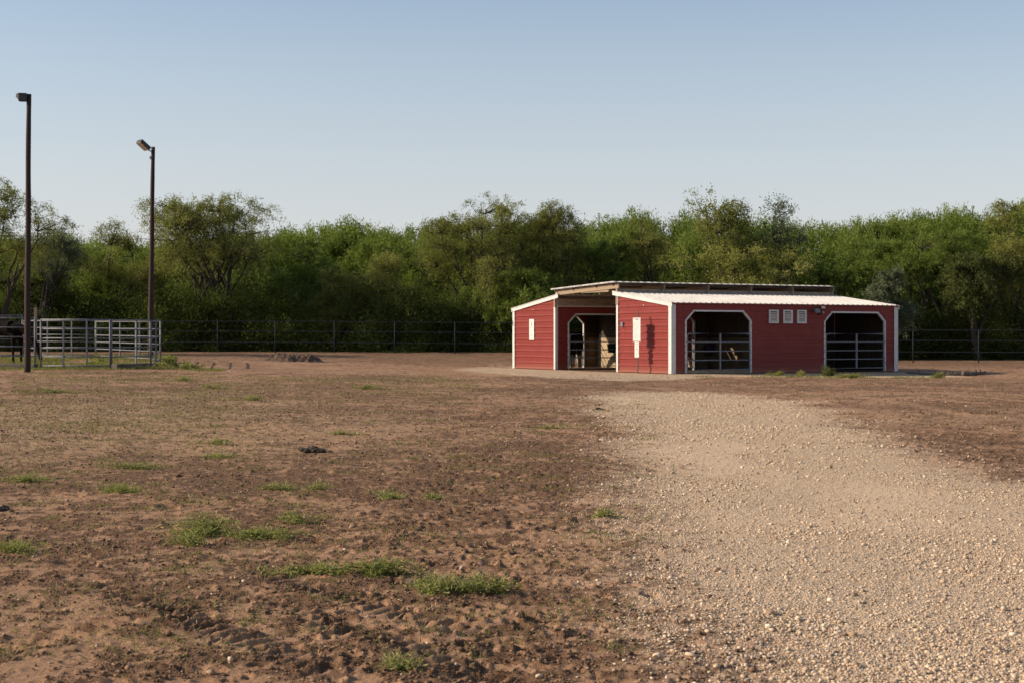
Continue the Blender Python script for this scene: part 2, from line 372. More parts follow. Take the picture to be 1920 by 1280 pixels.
# ------------------------------------------------------------------ ground sheet (one grid, split by surface)
def build_ground():
    y0 = -3.0
    r = np.concatenate([np.geomspace(3.6, 58, 980), np.geomspace(58, 110, 90)[1:], np.geomspace(110, 700, 30)[1:]])
    c = np.concatenate([-np.geomspace(.5, 4, 26)[::-1], np.linspace(-.5, .5, 860)[1:-1], np.geomspace(.5, 4, 26)])
    R, C = np.meshgrid(r, c, indexing='ij')
    X = (C * np.maximum(R + y0 * .55, .5)); Y = R + y0
    x = X.ravel(); y = Y.ravel()
    drive, apron, worn = masks(x, y)
    dz, crumb = detail(x, y, drive, apron, worn)
    s = (x - BO[0]) * U[0] + (y - BO[1]) * U[1]; t = (x - BO[0]) * V[0] + (y - BO[1]) * V[1]
    inb = ((s > -.25) & (s < BLn + .2) & (t > -.1) & (t < BW + .2))
    apron = np.where(inb, 0, apron)
    z = base_z(x, y) + np.where(inb, 0, dz * np.where((s > -.6) & (s < BLn + .6) & (t > -.6) & (t < BW + .6), .3, 1))
    # manured stall floor and tree-side ground darkened for shade, dark soil patches between, straw at left middle distance
    straw = np.exp(-(((x + 7.5) / 4.2) ** 2) - (((y - 25) / 7.5) ** 2)) * 1.1 + .25 * sstep(.5, .7, fbm(x, y, 2.5, 3, 71)) * sstep(16, 26, y)
    dark_soil_and_shade = np.where(inb, 1.2, 0) + .42 * sstep(.44, .62, fbm(x, y * 1.4, 3.2, 4, 73)) * sstep(9, 22, y) * (1 - sstep(46, 52, y)) * (1 - np.clip(straw, 0, 1)) * .8 + .6 * sstep(60, 68, y)
    at = dict(drive=drive, apron=apron, crumb=crumb * (1 - sstep(46, 50, y) * .3), worn=worn, straw=np.clip(straw, 0, 1), dark_soil_and_shade=np.clip(dark_soil_and_shade, 0, 1))
    nr, nc = R.shape; idx = np.arange(nr * nc).reshape(nr, nc)
    q = np.stack([idx[:-1, :-1], idx[:-1, 1:], idx[1:, 1:], idx[1:, :-1]], -1).reshape(-1, 4)
    fd = drive[q].mean(1); fa = apron[q].mean(1)
    kind = np.where(fd > .5, 1, np.where(fa > .4, 2, 0))
    P = np.stack([x, y, z], 1)
    for k, nm, lab in ((0, 'ground', 'bare brown dirt lot with darker crumbs and straw'), (1, 'gravel_drive', 'pale crushed limestone drive curving up from the lower right corner'), (2, 'gravel_apron', 'pale gravel apron along the foot of the red barn')):
        fs = q[kind == k]; used, inv = np.unique(fs, return_inverse=True)
        me = mesh_np(nm, P[used], inv.reshape(fs.shape), True, {a: v[used] for a, v in at.items()})
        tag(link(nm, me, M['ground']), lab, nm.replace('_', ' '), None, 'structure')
build_ground()
def surf(x, y):
    x = np.asarray(x, float); y = np.asarray(y, float)
    d, a, w = masks(x, y); dz, cr = detail(x, y, d, a, w)
    return base_z(x, y) + dz, d, a, cr

# ------------------------------------------------------------------ scattered stones and clods (uncountable)
def ico():
    p = (1 + 5 ** .5) / 2
    v = np.array([(-1, p, 0), (1, p, 0), (-1, -p, 0), (1, -p, 0), (0, -1, p), (0, 1, p), (0, -1, -p), (0, 1, -p), (p, 0, -1), (p, 0, 1), (-p, 0, -1), (-p, 0, 1)], float)
    v /= np.linalg.norm(v[0])
    f = np.array([(0, 11, 5), (0, 5, 1), (0, 1, 7), (0, 7, 10), (0, 10, 11), (1, 5, 9), (5, 11, 4), (11, 10, 2), (10, 7, 6), (7, 1, 8), (3, 9, 4), (3, 4, 2), (3, 2, 6), (3, 6, 8), (3, 8, 9), (4, 9, 5), (2, 4, 11), (6, 2, 10), (8, 6, 7), (9, 8, 1)])
    return v, f
def octa():
    v = np.array([(1, 0, 0), (-1, 0, 0), (0, 1, 0), (0, -1, 0), (0, 0, 1), (0, 0, -1)], float)
    f = np.array([(0, 2, 4), (2, 1, 4), (1, 3, 4), (3, 0, 4), (2, 0, 5), (1, 2, 5), (3, 1, 5), (0, 3, 5)])
    return v, f
def blobs(pos, size, shape, flat=.6, jit=.22, sink=.25):
    v, f = shape; n = len(pos); k = len(v)
    S = v[None] * (1 + RNG.uniform(-jit, jit, (n, k, 1)))
    S = S * np.stack([RNG.uniform(.7, 1.3, n), RNG.uniform(.6, 1.0, n), RNG.uniform(flat * .7, flat * 1.2, n)], 1)[:, None]
    tilt = RNG.uniform(-.5, .5, n); a = RNG.uniform(0, 6.28, n)
    y, z = S[..., 1] * np.cos(tilt)[:, None] - S[..., 2] * np.sin(tilt)[:, None], S[..., 1] * np.sin(tilt)[:, None] + S[..., 2] * np.cos(tilt)[:, None]
    x, y = S[..., 0] * np.cos(a)[:, None] - y * np.sin(a)[:, None], S[..., 0] * np.sin(a)[:, None] + y * np.cos(a)[:, None]
    P = np.stack([x, y, z], -1) * size[:, None, None] + pos[:, None]
    P[..., 2] += (size * (flat - sink))[:, None]
    Fc = (f[None] + (np.arange(n) * k)[:, None, None]).reshape(-1, 3)
    return P.reshape(-1, 3), Fc
def fan(n, ymin, ymax, half=.42):
    y = np.exp(RNG.uniform(math.log(ymin), math.log(ymax), n)); x = RNG.uniform(-half, half, n) * y
    return x, y
def scatter():
    x, y = fan(580000, 6.2, 51)
    drive, apron, worn = masks(x, y)
    keep = RNG.uniform(0, 1, len(x)) < np.clip(.5 * apron + drive * (1 - .65 * worn) * (.35 + .65 * sstep(.40, .62, fbm(x, y, 1.0, 3, 67))) + .005 + .035 * np.exp(-((sdist(P_DRIVE, x, y) + .4) / .5) ** 2) * (y < 30), 0, 1)
    x, y = x[keep], y[keep]; z, *_ = surf(x, y); n = len(x)
    size = np.exp(RNG.normal(math.log(.0045), .50, n)) * (1 + .9 * sstep(11, 30, y)); size = np.clip(size, .0024, .024)
    P, Fc = blobs(np.stack([x, y, z], 1), size, ico(), .6, .34)
    tag(link('gravel_stones', mesh_np('gravel_stones', P, Fc, False, {'tint': np.repeat(RNG.uniform(0, 1, n), 12)}), M['stone']), 'loose pale limestone gravel strewn over the drive', 'gravel', None, 'stuff')
    x, y = fan(480000, 6.2, 48)
    drive, apron, worn = masks(x, y); _, cr = detail(x, y, drive, apron, worn)
    keep = RNG.uniform(0, 1, len(x)) < (1 - np.maximum(drive, apron)) * (.05 + .75 * cr)
    x, y = x[keep], y[keep]; z, *_ = surf(x, y); n = len(x)
    size = np.clip(np.exp(RNG.normal(math.log(.0045), .55, n)) * (1 + .6 * sstep(12, 30, y)), .003, .030)
    P, Fc = blobs(np.stack([x, y, z], 1), size, octa(), .55, .3, .2)
    tag(link('soil_clods', mesh_np('soil_clods', P, Fc, False, {'tint': np.repeat(RNG.uniform(0, 1, n) ** 1.2, 6)}), M['clod']), 'dark crumbs and clods of soil littering the bare dirt', 'soil clods', None, 'stuff')
scatter()

def leafquads(c, d, L, W, droop=0):
    n = len(c); d = d / (np.linalg.norm(d, axis=1, keepdims=True) + 1e-9)
    r = RNG.normal(size=(n, 3)); s = np.cross(d, r); s /= np.linalg.norm(s, axis=1, keepdims=True) + 1e-9
    L = np.broadcast_to(L, (n,))[:, None]; W = np.broadcast_to(W, (n,))[:, None]
    mid = c + d * L * .45
    P = np.stack([c, mid + s * W * .5, c + d * L + np.array([0, 0, -1.]) * L * droop, mid - s * W * .5], 1)
    return P.reshape(-1, 3), (np.arange(n * 4).reshape(n, 4))
def blades():
    # straw and dead stubble
    x, y = fan(120000, 6.2, 52); drive, apron, worn = masks(x, y)
    st = np.exp(-(((x + 7.5) / 4.5) ** 2) - (((y - 25) / 8) ** 2)) + .07 + .20 * sstep(.5, .7, fbm(x, y, 2.0, 3, 81))
    keep = RNG.uniform(0, 1, len(x)) < st * (1 - np.maximum(drive, apron)) * .8
    x, y = x[keep], y[keep]; z, *_ = surf(x, y); n = len(x)
    d = np.stack([RNG.normal(size=n), RNG.normal(size=n), RNG.uniform(0, .9, n)], 1)
    P, Q = leafquads(np.stack([x, y, z], 1), d, RNG.uniform(.02, .07, n) * (1 + sstep(15, 30, y)), .003 + .00025 * y)
    tag(link('dry_stubble', mesh_np('dry_stubble', P, Q, False, {'tint': np.repeat(RNG.uniform(0, 1, n), 4)}), M['straw']), 'short dry straw and stubble lying over the dirt', 'stubble', None, 'stuff')
    # green pasture grass in and around the corral and thin tufts out on the lot
    xs = []; ys = []; hs = []
    def patch(px0, px1, Z0, Z1, n, h):
        Z = RNG.uniform(Z0, Z1, n); p = RNG.uniform(px0, px1, n); xx = wx(p, Z)
        k = fbm(xx, Z, 1.2, 3, 91) > .47
        xs.append(xx[k]); ys.append(Z[k]); hs.append(RNG.uniform(.4, 1, k.sum()) * h)
    patch(-40, 330, 49.5, 66, 22000, .20); patch(-40, 420, 48.3, 50.5, 5000, .12); patch(20, 900, 31, 46, 17000, .07); patch(0, 420, 17, 30, 4000, .05)
    patch(1300, 1700, 48.5, 50.6, 1500, .10); patch(1480, 1760, 49, 50.6, 700, .16); patch(0, 200, 20, 24, 1200, .06)
    for q in range(420):     # thin wisps of green scattered over the near dirt
        yy = math.exp(RNG.uniform(math.log(7), math.log(36))); xx = RNG.uniform(-.36, .09) * yy; m = RNG.integers(12, 60); sp_ = RNG.uniform(.03, .16)
        xs.append(xx + RNG.normal(size=m) * sp_ * 1.5); ys.append(yy + RNG.normal(size=m) * sp_); hs.append(RNG.uniform(.015, .055, m))
    x = np.concatenate(xs); y = np.concatenate(ys); h = np.concatenate(hs); z, *_ = surf(x, y); n = len(x)
    ok = ~(((x - BO[0]) * V[0] + (y - BO[1]) * V[1] > -.15) & ((x - BO[0]) * U[0] + (y - BO[1]) * U[1] > -.15))
    x, y, h, z = x[ok], y[ok], h[ok], z[ok]; n = len(x)
    d = np.stack([RNG.normal(size=n) * .5, RNG.normal(size=n) * .5, RNG.uniform(.5, 1, n)], 1)
    P, Q = leafquads(np.stack([x, y, z - .005], 1), d, h, .0035 + .00022 * y)
    tag(link('pasture_grass', mesh_np('pasture_grass', P, Q, False, {'tint': np.repeat(RNG.uniform(0, 1, n), 4)}), M['grass']), 'thin green and yellow grass inside the corral and at the barn foot', 'grass', None, 'stuff')
blades()

# ------------------------------------------------------------------ weeds: one thing each
def weed(px, py, wpx, hgt, dens, label, tint0=.3, seed=0):
    rg = np.random.default_rng(seed + 500)
    cx, cy = ground_hit(px, py); half = wpx / 2 * cy / F * 1.15
    ns = int(dens * 10); C = []; D = []; L = []; W = []; stems = MB()
    dirs = rg.uniform(0, 6.28, 5); dirs[0] = rg.choice([0, math.pi]); dirs[1] = dirs[0] + math.pi + rg.normal() * .4
    for i in range(ns):
        bx = cx + rg.normal() * .012; by = cy + rg.normal() * .012
        a = dirs[rg.integers(0, 5)] + rg.normal() * .35; ln = half * min(1.5, .25 + abs(rg.normal()) * .7) * (.62 + .5 * abs(math.cos(a))); n = 13
        zz = float(surf([bx], [by])[0][0])
        t = np.linspace(0, 1, n); up = hgt * rg.uniform(.05, 1.0) ** 1.5 * .9
        sx = bx + np.cos(a) * ln * t + np.cumsum(rg.normal(size=n)) * .006; sy = by + np.sin(a) * ln * t + np.cumsum(rg.normal(size=n)) * .006
        sz = zz + up * np.sin(t ** .8 * 2.6) + .004
        gz_ = surf(sx, sy)[0]; sz = np.maximum(sz - zz + gz_ * t + zz * (1 - t), gz_ + .006)
        pts = np.stack([sx, sy, sz], 1); stems.tube(pts[::2], [.003 * (1 - .6 * k / 6) for k in range(7)], 3, False)
        for k in range(1, n):
            m = rg.integers(1, 7)
            C.append(np.repeat(pts[k][None], m, 0) + rg.normal(size=(m, 3)) * np.array([.022, .022, .016]))
            D.append(rg.normal(size=(m, 3)) * np.array([1, 1, .6]) + np.array([np.cos(a) * .5, np.sin(a) * .5, .45]))
            L.append(rg.uniform(.02, .055, m)); W.append(rg.uniform(.0035, .007, m))
    C = np.concatenate(C); D = np.concatenate(D); L = np.concatenate(L); W = np.concatenate(W)
    far = 1 + .03 * cy
    base = np.array([cx, cy, b1(cx, cy)])
    P, Q = leafquads(C - base, D, L * (1 + .012 * cy), W * (1 + .02 * cy))
    t = np.clip(rg.normal(tint0 + .25, .30, len(C)), 0, 1)
    e = empty('weed', tuple(base)); tag(e, label, 'weed', 'green weeds on the bare dirt')
    link('leaves', mesh_np('leaves', P, Q, False, {'tint': np.repeat(t, 4)}), M['weed'], e)
    stems.v = [tuple(np.array(p) - base) for p in stems.v]; stems.build('stem', M['grass'], e)
WEEDS = [
 (400, 1000, 120, .15, 5.0, 'tall feathery green weed left of centre, tallest on the bare dirt', .35),
 (500, 1008, 110, .07, 3.2, 'low mat of green weed at the right foot of the tallest feathery weed', .3),
 (560, 980, 50, .09, 1.1, 'small wispy weed just right of the tallest feathery weed', .35),
 (360, 1022, 50, .07, 1.4, 'small weed at the lower left foot of the tallest feathery weed', .3),
 (580, 1078, 130, .05, 2.4, 'thin creeping weed at the left end of the long weed strip', .35),
 (695, 1078, 110, .07, 3.8, 'thicker dark green clump at the right end of the long weed strip', .15),
 (835, 1118, 90, .08, 3.6, 'bright green weed clump below and right of the long weed strip', .45),
 (910, 1116, 80, .08, 2.8, 'green weed clump beside the bright one, rightmost of the near weeds', .25),
 (215, 925, 80, .07, 2.6, 'green weed clump on dark soil, above and left of the tallest feathery weed', .25),
 (60, 905, 90, .05, 1.6, 'faint pale green weed on the dirt near the left edge', .35),
 (262, 882, 85, .05, 1.8, 'flat weed on the dirt just above the dark-soil clump', .3),
 (30, 1035, 80, .05, 2.0, 'weed mat cut off by the left edge of the picture', .2),
 (510, 918, 60, .05, 1.2, 'wispy weed beside a twig, above the tallest feathery weed', .4),
 (600, 915, 45, .05, .9, 'little weed right of the wispy weed with the twig', .35),
 (735, 935, 70, .04, 1.1, 'flat weed in the centre of the bare dirt', .35),
 (810, 935, 35, .04, .6, 'tiny weed at the right end of the flat centre weed', .35),
 (415, 858, 60, .06, 1.3, 'small weed left of the black dung heap', .35),
 (400, 832, 80, .05, 1.2, 'thin line of weed above the small weed near the dung heap', .35),
 (640, 815, 55, .05, 1.1, 'small weed above and right of the black dung heap', .35),
 (760, 1262, 110, .06, .9, 'pale sprawling weed at the bottom edge of the picture', .5),
 (1125, 968, 50, .06, .9, 'thin weed at the left edge of the gravel drive', .35),
 (1040, 803, 60, .03, .8, 'sparse flat weed left of the tip of the gravel drive', .35),
 (680, 730, 60, .10, 1.8, 'green weed tuft in the middle distance between corral and barn', .3),
 (105, 735, 90, .10, 1.8, 'wide weed tuft in the middle distance in front of the near light pole', .3),
 (345, 714, 40, .12, 1.2, 'weed tuft in front of the leafy bush at the corral corner', .3),
 (475, 752, 45, .09, 1.0, 'small weed tuft in the middle distance left of centre', .3),
 (400, 728, 60, .09, 1.2, 'low weed tuft right of the tuft by the corral corner', .3),
]
for i, (px, py, w, h, dn, lab, tn) in enumerate(WEEDS): weed(px, py, w, h, dn, lab, tn, i)

# ------------------------------------------------------------------ separate small stones, dung, logs, manure heap
def lump(name, x, y, sz, mat, label, cat, seed, flat=.65, parts=1, spread=0, group=None, sub=2):
    import bmesh
    rg = random.Random(seed); bm = bmesh.new()
    for k in range(parts):
        r = sz * (rg.uniform(.5, 1) if parts > 1 else 1)
        ret = bmesh.ops.create_icosphere(bm, subdivisions=sub, radius=r)
        ox, oy = (rg.gauss(0, spread), rg.gauss(0, spread * .5)) if parts > 1 else (0, 0)
        oz = max(0, (spread * 1.1 - math.hypot(ox, oy))) * .35 if parts > 1 else 0
        axes = [Vector((rg.gauss(0, 1), rg.gauss(0, 1), rg.gauss(0, 1))).normalized() for _ in range(7)]
        for v in ret['verts']:
            d = v.co.normalized(); cut = 1
            for a in axes:
                q = d.dot(a)
                if q > .55: cut = min(cut, .62 / q)
            v.co = Vector((v.co.x * 1.15 * cut + ox, v.co.y * cut + oy, v.co.z * flat * cut + oz + r * flat * .55))
    me = bpy.data.meshes.new(name); bm.to_mesh(me); bm.free()
    o = link(name, me, mat); o.location = (x, y, float(surf([x], [y])[0][0])); o.rotation_euler = (0, 0, rg.uniform(0, 6))
    return tag(o, label, cat, group)
M['rock'] = simple('tan_rock', (.30, .20, .13), (.48, .35, .24), 30, .9, bmp=.003)
for i, (px, py, s, lab) in enumerate([
 (1124, 1098, 7, 'tan stone standing on dirt left of the gravel edge, right of the bright weed'),
 (866, 1071, 6, 'small round stone on the dirt above the rightmost near weed'),
 (772, 1101, 6, 'pale stone beside the left tip of the bright green weed'),
 (651, 1150, 6, 'pale stone on the dirt below the long weed strip'),
 (659, 989, 5, 'small stone on the dirt right of the tallest feathery weed'),
 (1070, 1005, 4, 'small stone left of the gravel edge, upper of two'),
 (935, 975, 4, 'tiny light stone on dirt above the trodden strip'),
 (126, 940, 4, 'tiny white stone on the dirt at left'),
 (572, 881, 3.5, 'tiny pale stone below the black dung heap'),
 (1237, 1252, 7, 'brown stone on the dirt at the bottom edge near the drive'),
 (1325, 1217, 7, 'tan stone at the lower left edge of the gravel drive'),
 (1180, 1060, 6, 'flat pale stone at the gravel edge above the standing tan stone'),
 (1445, 1152, 9, 'largest pale rock in the lower part of the gravel drive'),
 (1600, 1193, 9, 'big grey-tan rock low in the gravel drive, near the bottom'),
 (1344, 1068, 8, 'chunky pale rock in the gravel drive right of its left edge'),
 (1556, 879, 5, 'dark stone high in the middle of the gravel drive'),
 (1603, 1115, 7, 'pale rock in the gravel drive right of the largest one')]):
    x, y = ground_hit(px, py); lump('stone', x, y, s * y / F * 1.15, M['rock'] if i < 12 else M['stone'], lab, 'stone', i + 30, .75, group='single stones on the lot', sub=1)
x, y = ground_hit(590, 847); lump('dung_heap', x, y, .05, M['dung'], 'black horse dung heap on the open dirt left of centre', 'dung', 3, .8, 60, .10, sub=1)
x, y = ground_hit(1122, 768); lump('dung_heap', x, y, .04, M['dung'], 'flat scattered dark dung by the tip of the gravel drive', 'dung', 4, .5, 26, .075, sub=1)
x, y = ground_hit(4, 955); lump('dung_heap', x, y, .035, M['dung'], 'small black dung heap at the left edge of the picture', 'dung', 5, .7, 16, .05, sub=1)
def mound(px, py, rx, ry, h, mat, lab):
    cx, cy = ground_hit(px, py); cy += ry; n, k = 130, 60; u, v_ = np.meshgrid(np.linspace(-1, 1, n), np.linspace(-1, 1, k))
    X = cx + u * rx; Y = cy + v_ * ry; r = np.sqrt(u ** 2 + v_ ** 2) + (fbm(X, Y, .4, 3, 201) - .5) * .5
    z = h * (1 - sstep(.3, 1.05, r)) * (.75 + .5 * fbm(X, Y, .5, 3, 202)) + (fbm(X, Y, .07, 4, 203, .7) - .45) * .16 * (1 - sstep(.5, .95, r)) - .03
    z0 = b1(cx, cy); idx = np.arange(n * k).reshape(k, n); q = np.stack([idx[:-1, :-1], idx[:-1, 1:], idx[1:, 1:], idx[1:, :-1]], -1).reshape(-1, 4)
    o = link('manure_pile', mesh_np('manure_pile', np.stack([(X - cx).ravel(), (Y - cy).ravel(), z.ravel() + base_z(X.ravel(), Y.ravel()) - z0], 1), q), mat); o.location = (cx, cy, z0); tag(o, lab, 'manure pile')
mound(541, 678, 1.5, .9, .30, simple('brown_manure', (.050, .029, .018), (.150, .088, .055), 12, .95, bmp=.02), 'long low heap of brown manure and soil before the back fence')
def log(px0, py, px1, r, lab, seed, rise=0):
    rg = random.Random(seed); x0, y0 = ground_hit(px0, py); x1, y1 = wx(px1, y0), y0 + .35
    z0 = b1(x0, y0); m = MB(); pts = []
    for k in range(9):
        f = k / 8; pts.append((x0 + (x1 - x0) * f, y0 + (y1 - y0) * f + rg.gauss(0, .02), b1(x0 + (x1 - x0) * f, y0) + r * .8 + rise * f + rg.gauss(0, .012)))
    m.tube(pts, [r * rg.uniform(.8, 1.1) * (1 - .3 * k / 8) for k in range(9)], 9)
    for k in (2, 5, 6):
        p = np.array(pts[k]); m.tube([p, p + np.array([rg.uniform(-.1, .15), -.1, .12]), p + np.array([rg.uniform(-.2, .25), -.15, rg.uniform(.12, .3)])], [r * .4, r * .25, r * .1], 5)
    o = m.build('log', M['log'], None, True); tag(o, lab, 'log', 'dead logs right of the barn')
log(1804, 704, 1853, .085, 'thick dead log end lying at the right of the rubble beyond the barn', 1)
log(1700, 700, 1790, .05, 'thin dead branch lying between the barn corner and the thick log', 2, .02)
# brushy twigs on the logs
def twigs(px, py, n, h, w, lab, seed):
    rg = np.random.default_rng(seed); x, y = ground_hit(px, py); m = MB()
    for i in range(n):
        p = np.array([np.clip(rg.normal(), -1.2, 1.2) * w, rg.normal() * .02, .02]); d = np.array([rg.normal() * .8, rg.normal() * .3, rg.uniform(.1, 1)]) * h
        m.tube([p, p + d * .5 + rg.normal(size=3) * .02, p + d], [.009, .006, .003], 4, False)
    m.tube([(-w * 1.3, 0, .03), (0, .02, .06), (w * 1.3, 0, .03)], [.02, .03, .02], 6)
    o = m.build('twig_heap', M['log']); o.location = (x, y, b1(x, y)); tag(o, lab, 'twigs')
twigs(1797, 704, 70, .22, .3, 'tangle of dead twigs heaped at the left end of the thick log', 3)

# ------------------------------------------------------------------ barn
barn = empty('barn', (BO[0], BO[1], 0), TH); tag(barn, 'low red metal horse barn with white trim and a raised centre roof', 'barn')
H0, H1 = 2.40, 2.84; TA, TB = 3.5, 8.1
OPZ, OPB, BEV = 2.13, 1.80, .33
RIB = .2286
PROF = [(0, 0), (.008, .032), (.040, .032), (.084, 0), (.106, 0), (.116, .008), (.130, .008), (.140, 0), (.160, 0), (.170, .008), (.184, .008), (.194, 0)]
def prof_off(z):
    r = (z % RIB); pts = PROF + [(RIB, 0)]
    for (a, oa), (b, ob) in zip(pts[:-1], pts[1:]):
        if a <= r <= b: return oa + (ob - oa) * (r - a) / (b - a)
    return 0
def wall(name, fn, lo, hi, zt, openings=(), breaks=(), mat='red', parent=barn, label=None):
    """fn(w, off, z) -> local point; lo/hi functions of z; openings (a, b)"""
    zs = set([0.0, zt]) | set(breaks)
    k = 0
    while k * RIB < zt:
        for a, _ in PROF:
            if 0 < k * RIB + a < zt: zs.add(round(k * RIB + a, 4))
        k += 1
    for o in openings: zs |= {OPZ, OPB}
    zs = sorted(zs); m = MB()
    def segs(z):
        cur = [(lo(z), hi(z))]
        for a, b in openings:
            if z >= OPZ: continue
            q = 0 if z <= OPB else (z - OPB) / (OPZ - OPB) * BEV
            out = []
            for l, h in cur:
                if a + q > l and b - q < h: out += [(l, a + q), (b - q, h)]
                else: out.append((l, h))
            cur = out
        return cur
    for z0, z1 in zip(zs[:-1], zs[1:]):
        if z1 - z0 < 1e-4: continue
        e = 1e-5; s0 = segs(z0 + e); s1 = segs(z1 - e); o0 = prof_off(z0 + e); o1 = prof_off(z1 - e)
        for (a0, b0), (a1, b1_) in zip(s0, s1):
            if b0 - a0 < 1e-3 and b1_ - a1 < 1e-3: continue
            m.add([fn(a0, o0, z0), fn(b0, o0, z0), fn(b1_, o1, z1), fn(a1, o1, z1)], [(0, 1, 2, 3)])
    o = m.build(name, M[mat], parent)
    if label: o['label'] = label
    return o
c = lambda v: (lambda z: v)
sl = (H1 - H0) / TA
OA = (.56, 3.28); OB = (6.52, 9.31)
wall('wall', lambda w, o, z: (w, -o, z), c(0), c(BLn), H0 - .02, [OA, OB], label='shaded long red wall with two gated openings and three vents')
wall('wall', lambda w, o, z: (-o, w, z), lambda z: max(0, (z - H0 + .02) / sl), c(TA), H1 - .04, [], [H0 - .02], label='sunlit red end wall of the near bay')
wall('wall', lambda w, o, z: (-o, w, z), c(TB), lambda z: min(BW, BW - (z - H0 + .02) / sl), H1 - .04, [], [H0 - .02], label='sunlit red end wall of the far bay')
wall('wall', lambda w, o, z: (BLn + o, w, z), lambda z: max(0, (z - H0 + .02) / sl), c(TA), H1 - .04, [], [H0 - .02])
wall('wall', lambda w, o, z: (BLn + o, w, z), c(TB), lambda z: min(BW, BW - (z - H0 + .02) / sl), H1 - .04, [], [H0 - .02])
wall('wall', lambda w, o, z: (w, TA + o, z), c(0.02), c(BLn - .02), H0 + .02, [OA])
wall('wall', lambda w, o, z: (w, TB - o, z), c(0.02), c(BLn - .02), H0 + .02, [OA, OB], label='dark red inner wall across the aisle')
wall('wall', lambda w, o, z: (w, BW + o, z), c(0), c(BLn), H0 - .02, [OA, OB])
def trim_open(a, b, t, sgn, depth=.09):
    """white angle trim round a clipped-corner opening in a wall at y=t facing sgn"""
    m = MB(); w = .028
    pts = [(a, 0), (a, OPB), (a + BEV, OPZ), (b - BEV, OPZ), (b, OPB), (b, 0)]
    y = t + sgn * .012
    for (s0, z0), (s1, z1) in zip(pts[:-1], pts[1:]):
        d = np.array([s1 - s0, 0, z1 - z0]); d /= np.linalg.norm(d); nrm = np.array([d[2], 0, -d[0]])   # into the opening
        m.beam((s0, y - sgn * depth / 2 + sgn * .02, z0), (s1, y - sgn * depth / 2 + sgn * .02, z1), nrm * w, (0, depth / 2, 0))
    return m.build('opening_trim', M['white'], barn)
for a, b in (OA, OB):
    trim_open(a, b, 0, -1); (trim_open(a, b, TA, 1) if a < 5 else None); trim_open(a, b, TB, -1); trim_open(a, b, BW, 1)
# corner trims
def corner(s, t, ds, dt, z1, w=.13):
    m = MB(); th = .012
    # L shaped angle: one leg on each wall
    m.box((s - (.02 if ds < 0 else -.02) - (th if ds < 0 else -th), min(t, t + w * dt), 0), (s - (.02 if ds < 0 else -.02), max(t, t + w * dt), z1)) if True else 0
    return m
def angle(s, t, outs, outt, z1, w=.14, z0=0.0):
    """outs/outt = -1/+1 outward sense in s and t"""
    m = MB(); g = .034; th = .008
    a = s + outs * g; b = s + outs * (g + th); m.box((a, t + outt * (g + th), z0), (b, t - outt * w, z1))
    a = t + outt * g; b_ = t + outt * (g + th); m.box((s - outs * w, a, z0), (s + outs * g, b_, z1))
    return m.build('corner_trim', M['white'], barn)
angle(0, 0, -1, -1, H0 - .01); angle(BLn, 0, 1, -1, H0 - .01); angle(0, BW, -1, 1, H0 - .01); angle(BLn, BW, 1, 1, H0 - .01)
for s, o in ((0, -1), (BLn, 1)):
    angle(s, TA, o, 1, H1 - .06, .08); angle(s, TB, o, -1, H1 - .06, .08)
# corrugated roofs: ribs run down the slope
TEETH = [(0, 0), (.02, .052), (.150, .052), (.17, 0)]
def rsheet(name, s0, s1, t0, z0, t1, z1, label=None, lip=0):
    m = MB(); ns = []; k = 0
    pit, pf = (.305, TEETH) if lip else (RIB, PROF)
    while s0 + k * pit <= s1 + 1e-6:
        b = s0 + k * pit
        for a, o in pf:
            if b + a <= s1: ns.append((b + a, o))
        k += 1
    rows = []; fr = [0, .06] + [.2 * q for q in range(1, 6)]; nt_ = len(fr) - 1
    for j, f in enumerate(fr): rows.append([(s, t0 + (t1 - t0) * f, z0 + (z1 - z0) * f + (o * (0 if j == 0 else 1) if lip else o * .8)) for s, o in ns])
    b = [p for r in rows for p in r]; n = len(ns)
    m.add(b, [(j * n + i, j * n + i + 1, (j + 1) * n + i + 1, (j + 1) * n + i) for j in range(nt_) for i in range(n - 1)])
    o = m.build(name, M['roof'], barn)
    md = o.modifiers.new('thick', 'SOLIDIFY'); md.thickness = .004
    if label: o['label'] = label
    if lip: o.data.materials[0] = M['toproof']
    return o
rsheet('roof', -.07, BLn + .07, -.10, H0 - .012, TA + .28, H1 + .035, 'white ribbed roof sheet over the near bay')
rsheet('roof', -.07, BLn + .07, BW + .10, H0 - .012, TB - .28, H1 + .035, 'white ribbed roof sheet over the far bay')
rsheet('roof', -.16, BLn + .05, TA - .12, 3.20, TB + .12, 3.06, 'raised flat ribbed roof over the centre aisle', .028)
# rake fascia
for s in (-.05, BLn + .05):
    for t0, t1 in ((-.10, TA + .28), (BW + .10, TB - .28)):
        m = MB(); m.beam((s, t0, H0 - .075), (s, t1, H1 - .03), (.012, 0, 0), (0, 0, .062)); m.build('fascia', M['white'], barn)
m = MB(); m.box((-.03, -.075, H0 - .06), (BLn + .03, -.045, H0 - .02)); m.build('eave_trim', M['red'], barn)
